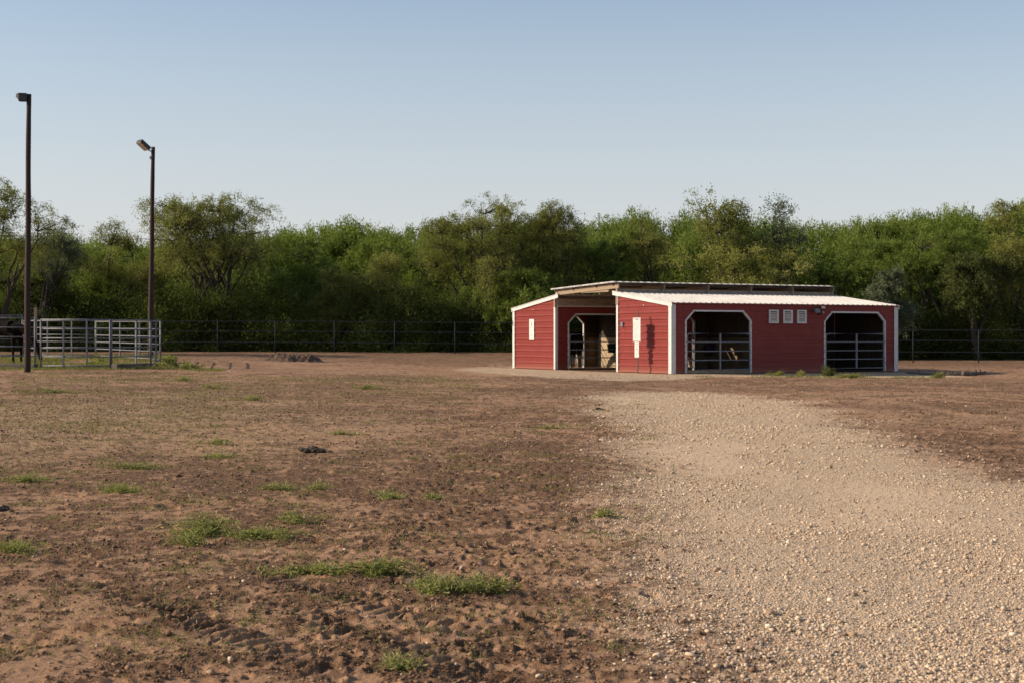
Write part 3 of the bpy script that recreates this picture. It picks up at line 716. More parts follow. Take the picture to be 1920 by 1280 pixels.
# lumber of the raised roof
for i, s in enumerate(np.linspace(.02, BLn - .1, 6)):
    m = MB(); m.beam((s, TA - .05, 3.075), (s, TB + .02, 2.935), (.022, 0, 0), (0, 0, .085)); m.build('rafter', M['lumber'], barn)
    for t in (TA, TB):
        m = MB(); m.box((s - .08, t - .045, H1 - .45), (s + .0, t + .045, 2.985 if t == TA else 2.85)); m.build('wood_post', M['lumber'], barn)
for t, z in ((TA + .30, 3.14), (TA + 1.5, 3.10), (TB - 1.4, 3.05), (TB - .1, 3.01)):
    m = MB(); m.box((-.10, t - .02, z - .03), (BLn, t + .02, z + .035)); m.build('purlin', M['log'], barn)  # darker wood, shade under the raised roof put into its colour
for t, z0, z1 in ((TA + .03, 2.86, 2.97), (TB - .06, 2.46, 2.72)):
    m = MB(); m.box((.04, t - .02, z0), (BLn - .05, t + .02, z1)); m.build('header_beam', M['lumber'], barn)
m = MB(); m.box((.06, TB - .05, 2.41), (BLn - .05, TB - .01, 2.45)); m.build('opening_trim', M['white'], barn)
m = MB(); m.box((.03, TB - 1.9, 2.88), (.12, TB - 3.9, 2.96)); m.build('purlin', M['lumber'], barn)
# partitions: plywood below, planks above
for t0, t1 in ((.04, TA - .04), (TB + .04, BW - .04)):
    for s in (3.9, 5.95):
        m = MB(); m.box((s, t0, 0.02), (s + .02, t1, 1.22)); m.build('plywood_panel', M['ply'] if (t0 > 5 and s < 5) else M['shadeply'], barn)
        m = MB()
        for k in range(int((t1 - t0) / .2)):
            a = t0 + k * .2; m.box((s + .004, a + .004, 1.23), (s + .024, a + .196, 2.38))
        m.build('plank_wall', M['shadewood'], barn)
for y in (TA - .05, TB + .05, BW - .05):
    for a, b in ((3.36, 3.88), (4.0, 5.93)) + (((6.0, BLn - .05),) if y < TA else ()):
        m = MB(); m.box((a, y - .01, .02), (b, y + .01, 1.22)); m.build('plywood_panel', M['shadewood'] if a > 5.9 else M['shadeply'], barn)
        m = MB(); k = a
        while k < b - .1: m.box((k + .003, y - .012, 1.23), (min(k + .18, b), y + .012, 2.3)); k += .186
        m.build('plank_wall', M['shadewood'], barn)
for s, t0, t1 in ((BLn - .045, .06, TA - .08), (.03, .06, TA - .08)):  # dark planks added to paint the near bay interior in shade
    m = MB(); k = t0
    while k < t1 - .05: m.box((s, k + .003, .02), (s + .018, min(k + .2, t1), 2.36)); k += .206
    m.build('plank_wall', M['shadewood'], barn)
m = MB(); m.box((.02, .03, .0), (3.88, .12, .12)); m.build('base_board', M['lumber'], barn)
m = MB(); m.box((.60, TA + .06, .28), (2.95, TA + .09, 2.10)); m.build('sun_block_board', M['ply'], barn)  # added unseen board, blocks sun through the aisle opening except near the floor
# tubular gates
def gate(a, b, y, lift=.0, hinge_right=False, mat='gate'):
    g = empty('gate', (a, y, 0)); g.parent = barn
    W = b - a; z0, z1 = .13, 1.36; r = .024; x0, x1 = .05, W - .05
    m = MB(); pts = []
    R = .13
    pts += [(x0, 0, z0), (x0, 0, z1 - R)]
    for k in range(1, 6): q = k / 6 * math.pi / 2; pts.append((x0 + R - R * math.cos(q), 0, z1 - R + R * math.sin(q)))
    pts += [(x0 + R, 0, z1), (x1 - R, 0, z1)]
    for k in range(1, 6): q = k / 6 * math.pi / 2; pts.append((x1 - R + R * math.sin(q), 0, z1 - R + R * math.cos(q)))
    pts += [(x1, 0, z1 - R), (x1, 0, z0), (x0, 0, z0)]
    m.tube(pts, r, 8, False); m.build('frame', M[mat], g, True)
    for k in range(1, 4):
        z = z0 + (z1 - z0) * (k / 4 + .01); q = MB(); q.tube([(x0, 0, z), (x1, 0, z)], .019, 8); q.build('rail', M[mat], g, True)
    q = MB(); q.box((W * .52 - .025, -.028, z0), (W * .52 + .025, .028, z1)); q.build('brace', M[mat], g)
    for z in (.3, 1.05):
        xx = x1 if hinge_right else x0; q = MB(); q.box((xx - .05, -.03, z), (xx + .05, .03, z + .05)); q.build('hinge', M[mat], g)
    xx = x0 if hinge_right else x1; q = MB(); q.tube([(xx - .09, -.03, .78), (xx + .02, -.035, .80)], .012, 6); q.build('latch', M['galv'], g)
for (a, b), hr in ((OA, False), (OB, True)):
    gate(a, b, -.02, hinge_right=hr); gate(a, b, TB - .03); gate(a, b, BW)
gate(OA[0], OA[1], TA)
# vents
for px in (1449.5, 1476, 1502):
    k = (px - 960) / F; s = (k * BO[1] - BO[0]) / (U[0] - k * U[1]); w = .205; z0 = 1.72; z1 = 2.19
    v = empty('vent', (s, -.03, 0)); v.parent = barn
    m = MB()
    for a, b in (((-w, 0, z0), (w, 0, z0 + .05)), ((-w, 0, z1 - .05), (w, 0, z1)), ((-w, 0, z0 + .05), (-w + .05, 0, z1 - .05)), ((w - .07, 0, z0 + .05), (w, 0, z1 - .05))):
        m.box((a[0], -.03, a[2]), (b[0], .01, b[2]))
    m.build('frame', M['white'], v)
    m = MB()
    for j in range(6):
        z = z0 + .075 + j * .058; m.beam((-w + .05, -.004, z), (w - .07, -.004, z), (0, .012, -.020), (0, .002, .003))
    m.build('louver', M['white'], v)
    m = MB(); m.box((-w + .05, .008, z0 + .05), (w - .07, .02, z1 - .05)); m.build('recess_shade', M['black'], v)  # black sheet stands in for the shade behind the louvers
# floodlight on the long wall
def s_at(px, t=0):
    k = (px - 960) / F; return (k * (BO[1] + t * V[1]) - BO[0] - t * V[0]) / (U[0] - k * U[1])
s = s_at(1526); fl = empty('floodlight', (s, -.03, 0)); fl.parent = barn
m = MB(); m.box((-.10, -.20, 2.09), (.10, -.08, 2.24)); m.build('lamp_head', M['bluegrey'], fl, bevel=.015)
m = MB(); m.box((-.16, -.17, 2.12), (-.105, -.09, 2.21)); m.tube([(.1, -.13, 2.17), (.3, -.06, 2.2)], .018, 6); m.box((.2, -.07, 2.02), (.26, 0, 2.26)); m.build('bracket', M['black'], fl)
m = MB(); m.box((.24, -.16, 2.24), (.36, -.075, 2.335)); m.build('sensor_box', M['beige'], fl, bevel=.01)
m = MB(); m.box((.37, -.13, 2.255), (.56, -.085, 2.295)); m.build('side_arm', M['black'], fl)
m = MB(); m.tube([(.33, -.12, 2.10), (.33, -.07, 2.13)], .028, 8); m.build('motion_sensor', M['white'], fl)
# electrical box on the near end wall, small nail heads
def t_at(px, s=0):
    k = (px - 960) / F; return (BO[0] - k * BO[1]) / (k * V[1] - V[0])
t = t_at(1168.5); m = MB(); m.box((-.07, t - .07, 1.60), (-.02, t + .07, 1.76)); m.build('outlet_box', M['bluegrey'], barn, bevel=.008)
for px, z in ((1209, 2.33), (1001, 2.31)):
    t = t_at(px); m = MB(); m.box((-.05, t - .022, z), (-.018, t + .022, z + .03)); m.build('hook', M['white'], barn)
# wall sign
def glyphs(m, place, x0, x1, z, h, rg, gap=.35):
    """a line of tiny illegible lettering as separate strokes"""
    x = x0
    while x < x1:
        w = h * rg.uniform(.45, .9)
        if rg.random() < .82: place(m, x, min(x + w, x1), z, z + h)
        x += w + h * gap * (1 if rg.random() < .8 else 2.4)
rg = random.Random(5)
tc = t_at(998.5); ws = empty('wall_sign', tuple(list(BO + V * tc - U * .0) + [0]), TH); tag(ws, 'tall narrow white sign with a red emblem on the far end wall', 'sign')
m = MB(); m.box((-.045, -.20, 1.13), (-.032, .20, 1.95)); m.build('panel', M['signw'], ws, bevel=.006)
pl = lambda m, a, b, z0, z1: m.box((-.0485, -b, z0), (-.045, -a, z1))
m = MB()
for k in range(7):     # emblem: slim flame-like stack
    w = [.012, .022, .034, .038, .034, .028, .016][k]; pl(m, -w, w, 1.66 + .03 * k, 1.66 + .03 * k + .026)
m.build('emblem', M['inkred'], ws)
m = MB(); glyphs(m, pl, -.14, .14, 1.605, .028, rg)
for zz, w in ((1.56, .03), (1.50, .13), (1.44, .08), (1.40, .09), (1.20, .13)): glyphs(m, pl, -w, w, zz, .014, rg)
m.build('lettering', M['inkgrey'], ws)
m = MB(); pl(m, -.025, .015, 1.30, 1.34); pl(m, -.005, .035, 1.275, 1.30); m.build('logo', M['ink'], ws)
# sign post in front of the near end wall
tp = t_at(1195); sx = -.42
k = (1195 - 960) / F; P0 = BO; # solve t so that it lines up at x=1195 for s=-.42
q = (k * (P0[1] + sx * U[1]) - P0[0] - sx * U[0]) / (V[0] - k * V[1])
sp = empty('sign_post', tuple(list(BO + V * q + U * sx) + [-.02]), TH - .0); tag(sp, 'white notice sign on a dark metal post before the near red wall', 'sign post')
m = MB(); m.box((-.012, -.045, -.3), (.012, .0, 2.16)); m.box((.0, .0, -.3), (.035, .012, 2.16)); o = m.build('post', M['steelpost'], sp)
m = MB(); m.box((-.030, -.25, 1.10), (-.014, .25, 1.92)); m.build('panel', M['signw'], sp, bevel=.01)
pl2 = lambda m, a, b, z0, z1: m.box((-.0335, -b, z0), (-.030, -a, z1))
m = MB(); pl2(m, -.22, .22, 1.885, 1.897); pl2(m, -.22, .22, 1.125, 1.14); pl2(m, -.228, -.221, 1.125, 1.897); pl2(m, .221, .228, 1.125, 1.897); m.build('border', M['ink'], sp)
m = MB(); glyphs(m, pl2, -.11, .11, 1.835, .030, rg, .25); m.build('heading', M['ink'], sp)
m = MB()
for i in range(17): glyphs(m, pl2, -.18, rg.uniform(.12, .185), 1.785 - i * .037, .013, rg)
m.build('lettering', M['inkgrey'], sp)
m = MB(); m.box((-.028, -.135, .56), (-.014, .135, 1.09)); m.build('small_panel', M['signw'], sp, bevel=.012)
m = MB(); pl3 = lambda m, a, b, z0, z1: m.box((-.0315, -b, z0), (-.028, -a, z1))
for zz, w in ((1.01, .075), (.955, .10), (.895, .028), (.835, .075), (.655, .04)): glyphs(m, pl3, -w, w, zz, .026, rg, .25)
pl3(m, -.115, .115, .785, .792); pl3(m, -.115, .115, .725, .732); m.build('lettering', M['ink'], sp)
# buckets
def bucket(s, t, z, mat, lab, r=.17):
    p = BO + U * s + V * t; b = empty('bucket', (p[0], p[1], z), TH); tag(b, lab, 'bucket')
    m = MB(); m.tube([(0, 0, 0), (0, 0, .02), (0, 0, .34), (0, 0, .36)], [r * .74, r * .76, r, r * 1.07], 18); m.build('pail', mat, b, True)
    m = MB(); pts = [(0, r * 1.05 * math.cos(a), .36 + .14 * math.sin(a)) for a in np.linspace(0, math.pi, 9)]; m.tube(pts, .006, 5); m.build('handle', M['galv'], b, True)
bucket(3.68, 10.0, .62, M['tealp'], 'dark green bucket hung on the sunlit plywood in the far stall', .2)
bucket(3.78, TA - .30, .62, M['purple'], 'dark purple bucket on the plywood behind the left long-wall gate', .19)

# ------------------------------------------------------------------ light poles
def pole(px, Z, ybase, ytop, r0, r1, lab, head):
    x = wx(px, Z); zb = b1(x, Z); zt = wz(ytop, Z)
    e = empty('light_pole', (x, Z, zb)); tag(e, lab, 'light pole', 'wooden light poles by the corral')
    h = zt - zb; m = MB(); n = 14; lean = head['lean']
    m.tube([(lean * (k / n - 1), .02 * math.sin(k), -.4 + (h + .4) * k / n) for k in range(n + 1)], [r0 + (r1 - r0) * k / n + .003 * math.sin(k * 2.3) for k in range(n + 1)], 14); m.build('pole', M['pole'], e, True)
    f = empty('floodlight', (0, 0, h)); f.parent = e; f.scale = (head['sc'],) * 3; f.rotation_euler = (0, 0, head['rz'])
    head['fn'](f)
    return e
def head1(f):
    m = MB(); m.box((-.34, -.14, -.26), (-.06, .17, .02)); m.build('housing', M['black'], f, bevel=.02)
    m = MB(); m.beam((-.32, .02, -.24), (-.41, .02, -.02), (0, .14, 0), (.03, 0, .012)); 
    m.add([(-.30, -.13, -.27), (-.30, .17, -.27), (-.44, .17, -.12), (-.44, -.13, -.12), (-.36, -.13, .03), (-.36, .17, .03)], [(0, 1, 2, 3), (3, 2, 5, 4), (0, 3, 4), (1, 5, 2), (0, 4, 5, 1)])
    m.build('lens', M['lens'], f)
    m = MB(); m.box((-.075, -.03, -.22), (-.05, .06, .0)); m.build('bracket', M['galv'], f)
def head2(f):
    m = MB(); c0 = np.array([-.36, 0, .02]); d = np.array([.80, 0, -.60]); n = np.array([.6, 0, .8])
    m.beam(c0 - d * .24, c0 + d * .20, (0, .17, 0), n * .07); m.build('housing', M['black'], f, bevel=.015)
    m = MB(); m.beam(c0 - d * .22 - n * .078, c0 + d * .18 - n * .078, (0, .15, 0), n * .006); m.build('lens', M['lens'], f)
    m = MB(); m.tube([(-.18, 0, -.12), (-.1, 0, -.16), (0, 0, -.16)], .02, 6); m.build('bracket', M['galv'], f)
    m = MB(); m.tube([(-.1, -.02, -.34), (-.1, -.02, -.44)], .05, 8); m.build('photocell', M['galv'], f)
pole(54, 46.5, 697, 177, .098, .070, 'tall dark wooden light pole standing in front of the corral', dict(lean=.05, fn=head1, sc=.85, rz=.22))
pole(287, 62.0, 690, 276, .118, .076, 'shorter dark wooden light pole rising behind the corral corner', dict(lean=.12, fn=head2, sc=1.15, rz=.75))

# ------------------------------------------------------------------ corral panels
def panel(A, B, H=1.62, lab='', rails=6, cross=(.33, .66), legs=True, r=.022, mat='galv', z_up=0.10):
    (xa, ya), (xb, yb) = A, B; za, zb = b1(xa, ya), b1(xb, yb)
    e = empty('corral_panel', (xa, ya, za)); tag(e, lab, 'fence panel', 'grey pipe corral panels')
    d = np.array([xb - xa, yb - ya, zb - za]); L = np.hypot(d[0], d[1]); u = d / L
    for k in range(rails):
        z = z_up + (H - z_up) * k / (rails - 1); q = MB(); q.tube([u * .03 + np.array([0, 0, z]), d - u * .03 + np.array([0, 0, z])], r * (1.15 if k in (0, rails - 1) else .95), 8); q.build('rail', M[mat], e, True)
    for p in (u * .03, d - u * .03):
        q = MB(); q.tube([p + np.array([0, 0, 0.0]), p + np.array([0, 0, H + .02])], r * 1.25, 8); q.build('post', M[mat], e, True)
    for f in cross:
        q = MB(); p = d * f; q.beam(p + np.array([0, 0, z_up]), p + np.array([0, 0, H]), u * .022, np.array([-u[1], u[0], 0]) * .026); q.build('brace', M[mat], e)
C = {'W': (wx(-110, 51), 51), 'A': (wx(67, 50.0), 50.0), 'A2': (wx(75, 49.8), 49.8), 'B': (wx(208, 49.6), 49.6), 'Cc': (wx(283, 51.2), 51.2), 'D': (wx(301, 57.5), 57.5), 'E': (wx(180, 64), 64), 'G': (wx(43, 65), 65), 'Hh': (wx(-100, 65), 65)}
panel(C['W'], C['A'], 1.66, 'grey corral panel at the left edge with the dark horse behind it', cross=(.5,))
panel(C['A2'], C['B'], 1.60, 'wide front corral gate panel right of the near light pole')
panel(C['B'], C['Cc'], 1.58, 'short corral panel at the right front, above the grey timber', cross=(.62,))
panel(C['Cc'], C['D'], 1.55, 'narrow side panel at the right end of the corral, seen edge on', cross=(.5,))
panel(C['D'], C['E'], 1.52, 'back corral panel whose rails catch the sun', cross=(.3, .6))
panel(C['E'], C['G'], 1.55, 'back corral panel left of the sunlit one, behind the gate panel', cross=(.33, .66))
panel(C['G'], C['Hh'], 1.78, 'tall back corral panel behind the dark horse', cross=(.4,))
def timber(px0, px1, Z0, Z1, lab, h=.17):
    a = np.array([wx(px0, Z0), Z0]); b = np.array([wx(px1, Z1), Z1]); za = b1(*a); d = b - a; u = d / np.hypot(*d); n = np.array([-u[1], u[0]])
    m = MB(); m.beam((0, 0, h / 2), (d[0], d[1], h / 2 + b1(*b) - za), (n[0] * .13, n[1] * .13, 0), (0, 0, h / 2)); o = m.build('timber', M['concrete'], None, bevel=.02); o.location = (a[0], a[1], za); tag(o, lab, 'timber', 'grey timbers under the corral panels')
timber(214, 281, 49.45, 50.9, 'grey timber lying under the short right-hand corral panel')
timber(-90, 68, 50.4, 49.7, 'long grey timber lying under the leftmost corral panel')
m = MB(); m.box((-.05, -.05, 0), (.05, .05, 2.05)); o = m.build('wooden_stake', M['lumber']); x = wx(66.5, 58); o.location = (x, 58, b1(x, 58)); tag(o, 'short pale wooden post just right of the near light pole', 'post')

# leafy bushes at the corral corner and by the barn wall
def bush(px, py, wpx, hpx, n, mat, lab, seed, cat='bush', L=.09, W=.035, spike=0):
    rg = np.random.default_rng(seed); x, y = ground_hit(px, py); R = wpx / 2 * y / F; Hh = hpx * y / F
    nb = max(5, n // 90); cs = np.stack([rg.normal(size=nb) * R * .45, rg.normal(size=nb) * .22, np.abs(rg.normal(size=nb)) * Hh * .38], 1)
    cs[:, 2] *= np.exp(-(cs[:, 0] / R) ** 2)
    i = rg.integers(0, nb, n); pos = cs[i] * rg.uniform(.1, 1.15, (n, 1)) + rg.normal(size=(n, 3)) * np.array([.05, .05, .04]); pos[:, 2] = np.abs(pos[:, 2])
    D = rg.normal(size=(n, 3)) + np.array([0, 0, .5 + spike])
    P, Q = leafquads(pos, D, rg.uniform(.5, 1.1, n) * L, W); e = empty('bush', (x, y, b1(x, y))); tag(e, lab, cat)
    link('leaves', mesh_np('leaves', P, Q, False, {'tint': np.repeat(rg.uniform(0, 1, n), 4)}), mat, e)
    m = MB()
    for k in range(nb): m.tube([(0, 0, 0), cs[k] * .5 + np.array([0, 0, .03]), cs[k]], [.012, .008, .004], 4, False)
    m.build('stem', M['bark'], e)
bush(318, 686, 52, 30, 2600, M['weed'], 'bright green leafy bush at the right corner of the corral', 1)
bush(352, 691, 60, 13, 2000, M['weed'], 'low leafy creeper spreading right from the corral corner bush', 2)
bush(170, 684, 18, 16, 500, M['weed'], 'small green weed inside the corral behind the gate panel', 3)
bush(186, 678, 16, 20, 500, M['weed'], 'taller green weed inside the corral near the sunlit back panel', 4)
bush(1552, 705, 30, 26, 1400, LEAF['dark'], 'dark spiky weed at the left foot of the right-hand barn opening', 5, 'weed', .12, .02, 1.2)
bush(1458, 704, 26, 13, 500, LEAF['yellow'], 'thin yellowish weed below the left vent of the long wall', 6, 'weed', .10, .015, 1.5)
bush(1502, 704, 20, 14, 400, LEAF['yellow'], 'thin yellowish weed below the right vent of the long wall', 7, 'weed', .10, .015, 1.5)
bush(1600, 708, 60, 9, 900, LEAF['yellow'], 'low yellowish weed in front of the right-hand barn gate', 8, 'weed', .10, .015, 1.0)
bush(1760, 708, 36, 9, 500, LEAF['yellow'], 'low yellowish weed between the barn corner and the dead log', 9, 'weed', .10, .015, 1.0)

# ------------------------------------------------------------------ back pipe fence
def pipe_fence(pts, lab, posts_px):
    """pts: (px, Z) ends"""
    (p0, Z0), (p1, Z1) = pts; A = np.array([wx(p0, Z0), Z0]); B = np.array([wx(p1, Z1), Z1]); za = b1(*A)
    e = empty('pipe_fence', (A[0], A[1], za)); tag(e, lab, 'fence', 'pipe fence along the trees')
    def at(px):
        k = (px - 960) / F; d = B - A; t = (k * A[1] - A[0]) / (d[0] - k * d[1]); p = A + d * t; return p
    H = 1.52; n = 24
    for f in (.33, .68, 1.0):
        m = MB(); q = []
        for i in range(n + 1): p = A + (B - A) * i / n; q.append((p[0] - A[0], p[1] - A[1], b1(*p) - za + H * f))
        m.tube(q, .018, 7); m.build('rail', M['fence'], e, True)
    for px in posts_px:
        p = at(px); z = b1(*p) - za; m = MB(); m.tube([(p[0] - A[0], p[1] - A[1], z - .2), (p[0] - A[0], p[1] - A[1], z + H + .03)], .028, 8); m.build('post', M['fence'], e, True)
pipe_fence([(-60, 76), (1010, 74)], 'three-rail pipe fence along the trees left of the barn', [-40, 75, 190, 300, 408, 516, 627, 740, 853, 965])
pipe_fence([(1560, 73), (2050, 70.5)], 'three-rail pipe fence along the trees right of the barn', [1590, 1712, 1835, 1960])

# ------------------------------------------------------------------ trees
def tree_data(seed, H, R, cb=.3, lobes=10, nclus=300, per=90, L=.13, W=.045, droop=.4, trunks=3, up=.5, spread=.28, gaps=.0, r0=.16, flatx=1.0):
    rg = np.random.default_rng(seed); zc = H * (1 + cb) / 2; hz = H * (1 - cb) / 2
    lc = []
    for i in range(lobes):
        a = rg.uniform(0, 6.28); q = rg.uniform(.25, .72); e = rg.uniform(-.7, .85)
        lc.append((R * q * math.cos(a) * math.sqrt(max(.15, 1 - e * e)) * flatx, R * q * math.sin(a) * math.sqrt(max(.15, 1 - e * e)), zc + hz * e * .75))
    lc = np.array(lc); lr = R * rg.uniform(.26, .46, lobes); lz = lr * rg.uniform(.7, 1.0, lobes) * min(1.3, hz / R * 1.1)
    li = rg.integers(0, lobes, nclus); d = rg.normal(size=(nclus, 3)); d /= np.linalg.norm(d, axis=1, keepdims=True); d[:, 2] = np.where(rg.uniform(size=nclus) < .6, np.abs(d[:, 2]), d[:, 2])
    rr = np.where(rg.uniform(size=nclus) < .7, rg.uniform(.75, 1.12, nclus), rg.uniform(.1, .75, nclus))
    C = lc[li] + d * rr[:, None] * np.stack([lr[li], lr[li], lz[li]], 1)
    C[:, 2] = np.clip(C[:, 2], H * cb * .55, H * 1.04)
    # limbs
    tb = MB(); limb_pts = []
    bases = [(rg.normal() * .12 * trunks ** .5, rg.normal() * .12 * trunks ** .5) for _ in range(trunks)]
    fork = [np.array([bx * 3 + rg.normal() * .25, by * 3 + rg.normal() * .25, H * cb * rg.uniform(.35, .8)]) for bx, by in bases]
    for k, (bx, by) in enumerate(bases):
        b0 = np.array([bx, by, -.2]); mid = (b0 + fork[k]) / 2 + rg.normal(size=3) * .06
        tb.tube([b0, mid, fork[k]], [r0 * 1.15, r0, r0 * .85], 7, False)
    for i in range(lobes):
        k = i % trunks; p0 = fork[k]; p3 = lc[i]; dd = p3 - p0; ln = np.linalg.norm(dd)
        pts = []
        wob = rg.normal(size=(7, 3)) * .045 * ln
        for j in range(7):
            t = j / 6; p = p0 + dd * t + np.array([0, 0, 1]) * math.sin(t * math.pi) * ln * .10 + wob[j] * (t * (1.3 - t)); pts.append(p)
        tb.tube(pts, [r0 * .62 * (1 - .78 * j / 6) for j in range(7)], 6, False); limb_pts += [(p, i, j) for j, p in enumerate(pts) if j > 1]
    LP = np.array([p for p, _, _ in limb_pts])
    pick = rg.permutation(nclus)[:int(nclus * .55)]
    for c_ in pick:
        j = np.argmin(np.linalg.norm(LP - C[c_], axis=1) + (LP[:, 2] > C[c_, 2]) * .4); p = LP[j]; q = C[c_]; m_ = (p + q) / 2 + rg.normal(size=3) * .10
        tb.tube([p, m_, q], [.028, .018, .008], 4, False)
    # leaves on twigs
    ctr = np.array([0, 0, zc - hz * .3]); outd = C - ctr; outd /= np.linalg.norm(outd, axis=1, keepdims=True)
    per_c = np.maximum(6, (per * 1.3 * rg.uniform(.35, 1.5, nclus)).astype(int)); idx = np.repeat(np.arange(nclus), per_c); n = len(idx)
    ntw = 7; tw = rg.normal(size=(nclus, ntw, 3)) + outd[:, None] * .9 + np.array([0, 0, up]); tw /= np.linalg.norm(tw, axis=2, keepdims=True); tw *= rg.uniform(.5, 1.3, (nclus, ntw, 1)) * spread * 1.7
    wi = rg.integers(0, ntw, n); f = rg.uniform(0, 1, n); t = tw[idx, wi]
    pos = C[idx] + t * f[:, None] + rg.normal(size=(n, 3)) * spread * .20; pos[:, 2] -= f ** 2 * droop * spread * 1.6
    D = t / (np.linalg.norm(t, axis=1, keepdims=True)) * .8 + rg.normal(size=(n, 3)) * .55; D[:, 2] -= droop * f * 1.4
    P, Q = leafquads(pos, D, rg.uniform(.6, 1.25, n) * L, rg.uniform(.7, 1.2, n) * W)
    zs_ = H * 1.03 / np.percentile(P[:, 2], 99.93); P[:, 2] *= zs_; tb.v = [(a_, b_, c_ * zs_) for a_, b_, c_ in tb.v]
    ct = rg.normal(.45, .16, nclus); tint = np.clip(ct[idx] + rg.normal(size=n) * .17, 0, 1)
    return P, Q, np.repeat(tint, 4), tb
def tree_at(px, top, wpx, Z, sp, lab, seed, zb=None, **kw):
    x = wx(px, Z); z0 = b1(x, Z) - .05; H = wz(top, Z) - z0; R = wpx * 1.16 / 2 * Z / F
    P, Q, T, tb = tree_data(seed, H * .97, R, **kw)
    e = empty('tree', (x, Z, z0)); tag(e, lab, 'tree')
    link('crown', mesh_np('crown', P, Q, False, {'tint': T}), LEAF[sp], e); tb.build('trunk', M['bark'], e, True)
thin = dict(L=.14, W=.032, droop=.8, spread=.36)
TREES = [
 (-20, 322, 230, 70, 'olive', 'tall drooping willow-like tree cut off by the left edge', dict(cb=.25, lobes=12, nclus=300, per=80, trunks=2, **thin)),
 (112, 425, 120, 78, 'grey', 'grey-green tree just right of the near light pole', dict(cb=.35, lobes=8, nclus=170, per=70, trunks=2, **thin)),
 (60, 500, 220, 79, 'dark', 'dark low tree behind the near light pole and corral', dict(cb=.15, lobes=12, nclus=300, per=85, trunks=2)),
 (240, 412, 150, 80, 'olive', 'olive tree between the two light poles', dict(cb=.25, lobes=9, nclus=230, per=80, trunks=2, **thin)),
 (205, 490, 170, 82, 'green', 'bright green low tree between the light poles, behind the corral', dict(cb=.1, lobes=10, nclus=260, per=85, trunks=2)),
 (412, 366, 285, 78.5, 'olive', 'large round spreading tree with dark forked limbs right of the far light pole', dict(cb=.36, lobes=24, nclus=620, per=72, trunks=5, r0=.13, **thin)),
 (560, 440, 130, 81, 'green', 'green tree right of the large round spreading tree', dict(cb=.2, lobes=9, nclus=240, per=85, trunks=2)),
 (640, 500, 140, 78.5, 'olive', 'low bushy tree above the manure heap', dict(cb=.1, lobes=9, nclus=240, per=85, trunks=3, **thin)),
 (740, 470, 140, 78.5, 'yellow', 'yellow-green bushy tree midway between large round tree and barn', dict(cb=.15, lobes=9, nclus=230, per=75, trunks=3, **thin)),
 (893, 360, 210, 79, 'olive', 'tall pointed tree with bare lower branches left of the barn', dict(cb=.22, lobes=20, nclus=520, per=80, trunks=2, r0=.13, **thin)),
 (1035, 380, 140, 80, 'olive', 'tall airy tree behind the left end of the barn', dict(cb=.2, lobes=14, nclus=400, per=78, trunks=2, **thin)),
 (975, 500, 190, 78, 'green', 'dense green tree above the left roof slope of the barn', dict(cb=.12, lobes=12, nclus=330, per=85, trunks=2)),
 (1130, 430, 150, 81, 'green', 'green tree behind the raised roof, right of the tall airy tree', dict(cb=.2, lobes=10, nclus=270, per=85, trunks=2)),
 (1215, 408, 130, 82, 'olive', 'olive tree above the near red end wall', dict(cb=.25, lobes=9, nclus=230, per=80, trunks=2, **thin)),
 (1350, 350, 150, 79.5, 'olive', 'tallest tree behind the barn with a loose open top', dict(cb=.5, lobes=12, nclus=200, per=38, trunks=2, r0=.12, L=.12, W=.06, droop=.2, spread=.32)),
 (1470, 366, 105, 80, 'grey', 'sparse tree with see-through upright sprays behind the barn', dict(cb=.5, lobes=9, nclus=120, per=30, trunks=2, r0=.1, L=.12, W=.06, droop=.1, spread=.34)),
 (1390, 425, 270, 78, 'yellow', 'broad yellow-green tree behind the middle of the barn', dict(cb=.12, lobes=16, nclus=430, per=70, trunks=4, L=.12, W=.055, droop=.2, spread=.32)),
 (1570, 470, 170, 78.5, 'green', 'green tree behind the right end of the raised roof', dict(cb=.12, lobes=11, nclus=300, per=85, trunks=2)),
 (1660, 500, 90, 76.5, 'grey', 'dull grey-green shrubby tree above the right barn corner', dict(cb=.1, lobes=8, nclus=210, per=85, trunks=2)),
 (1745, 415, 240, 79, 'green', 'wide bright green tree right of the barn', dict(cb=.25, lobes=15, nclus=470, per=90, trunks=3, r0=.14, L=.13, W=.04, droop=.3)),
 (1905, 378, 170, 78, 'yellow', 'tall drooping tree at the right edge', dict(cb=.2, lobes=12, nclus=360, per=85, trunks=2, **thin)),
 (1840, 470, 150, 76.5, 'dark', 'dark tree over the right-hand fence post', dict(cb=.2, lobes=11, nclus=280, per=85, trunks=2)),
]
for i, (px, top, w, Z, spc, lab, kw) in enumerate(TREES): tree_at(px, top, w, Z, spc, lab, 100 + i, **kw)
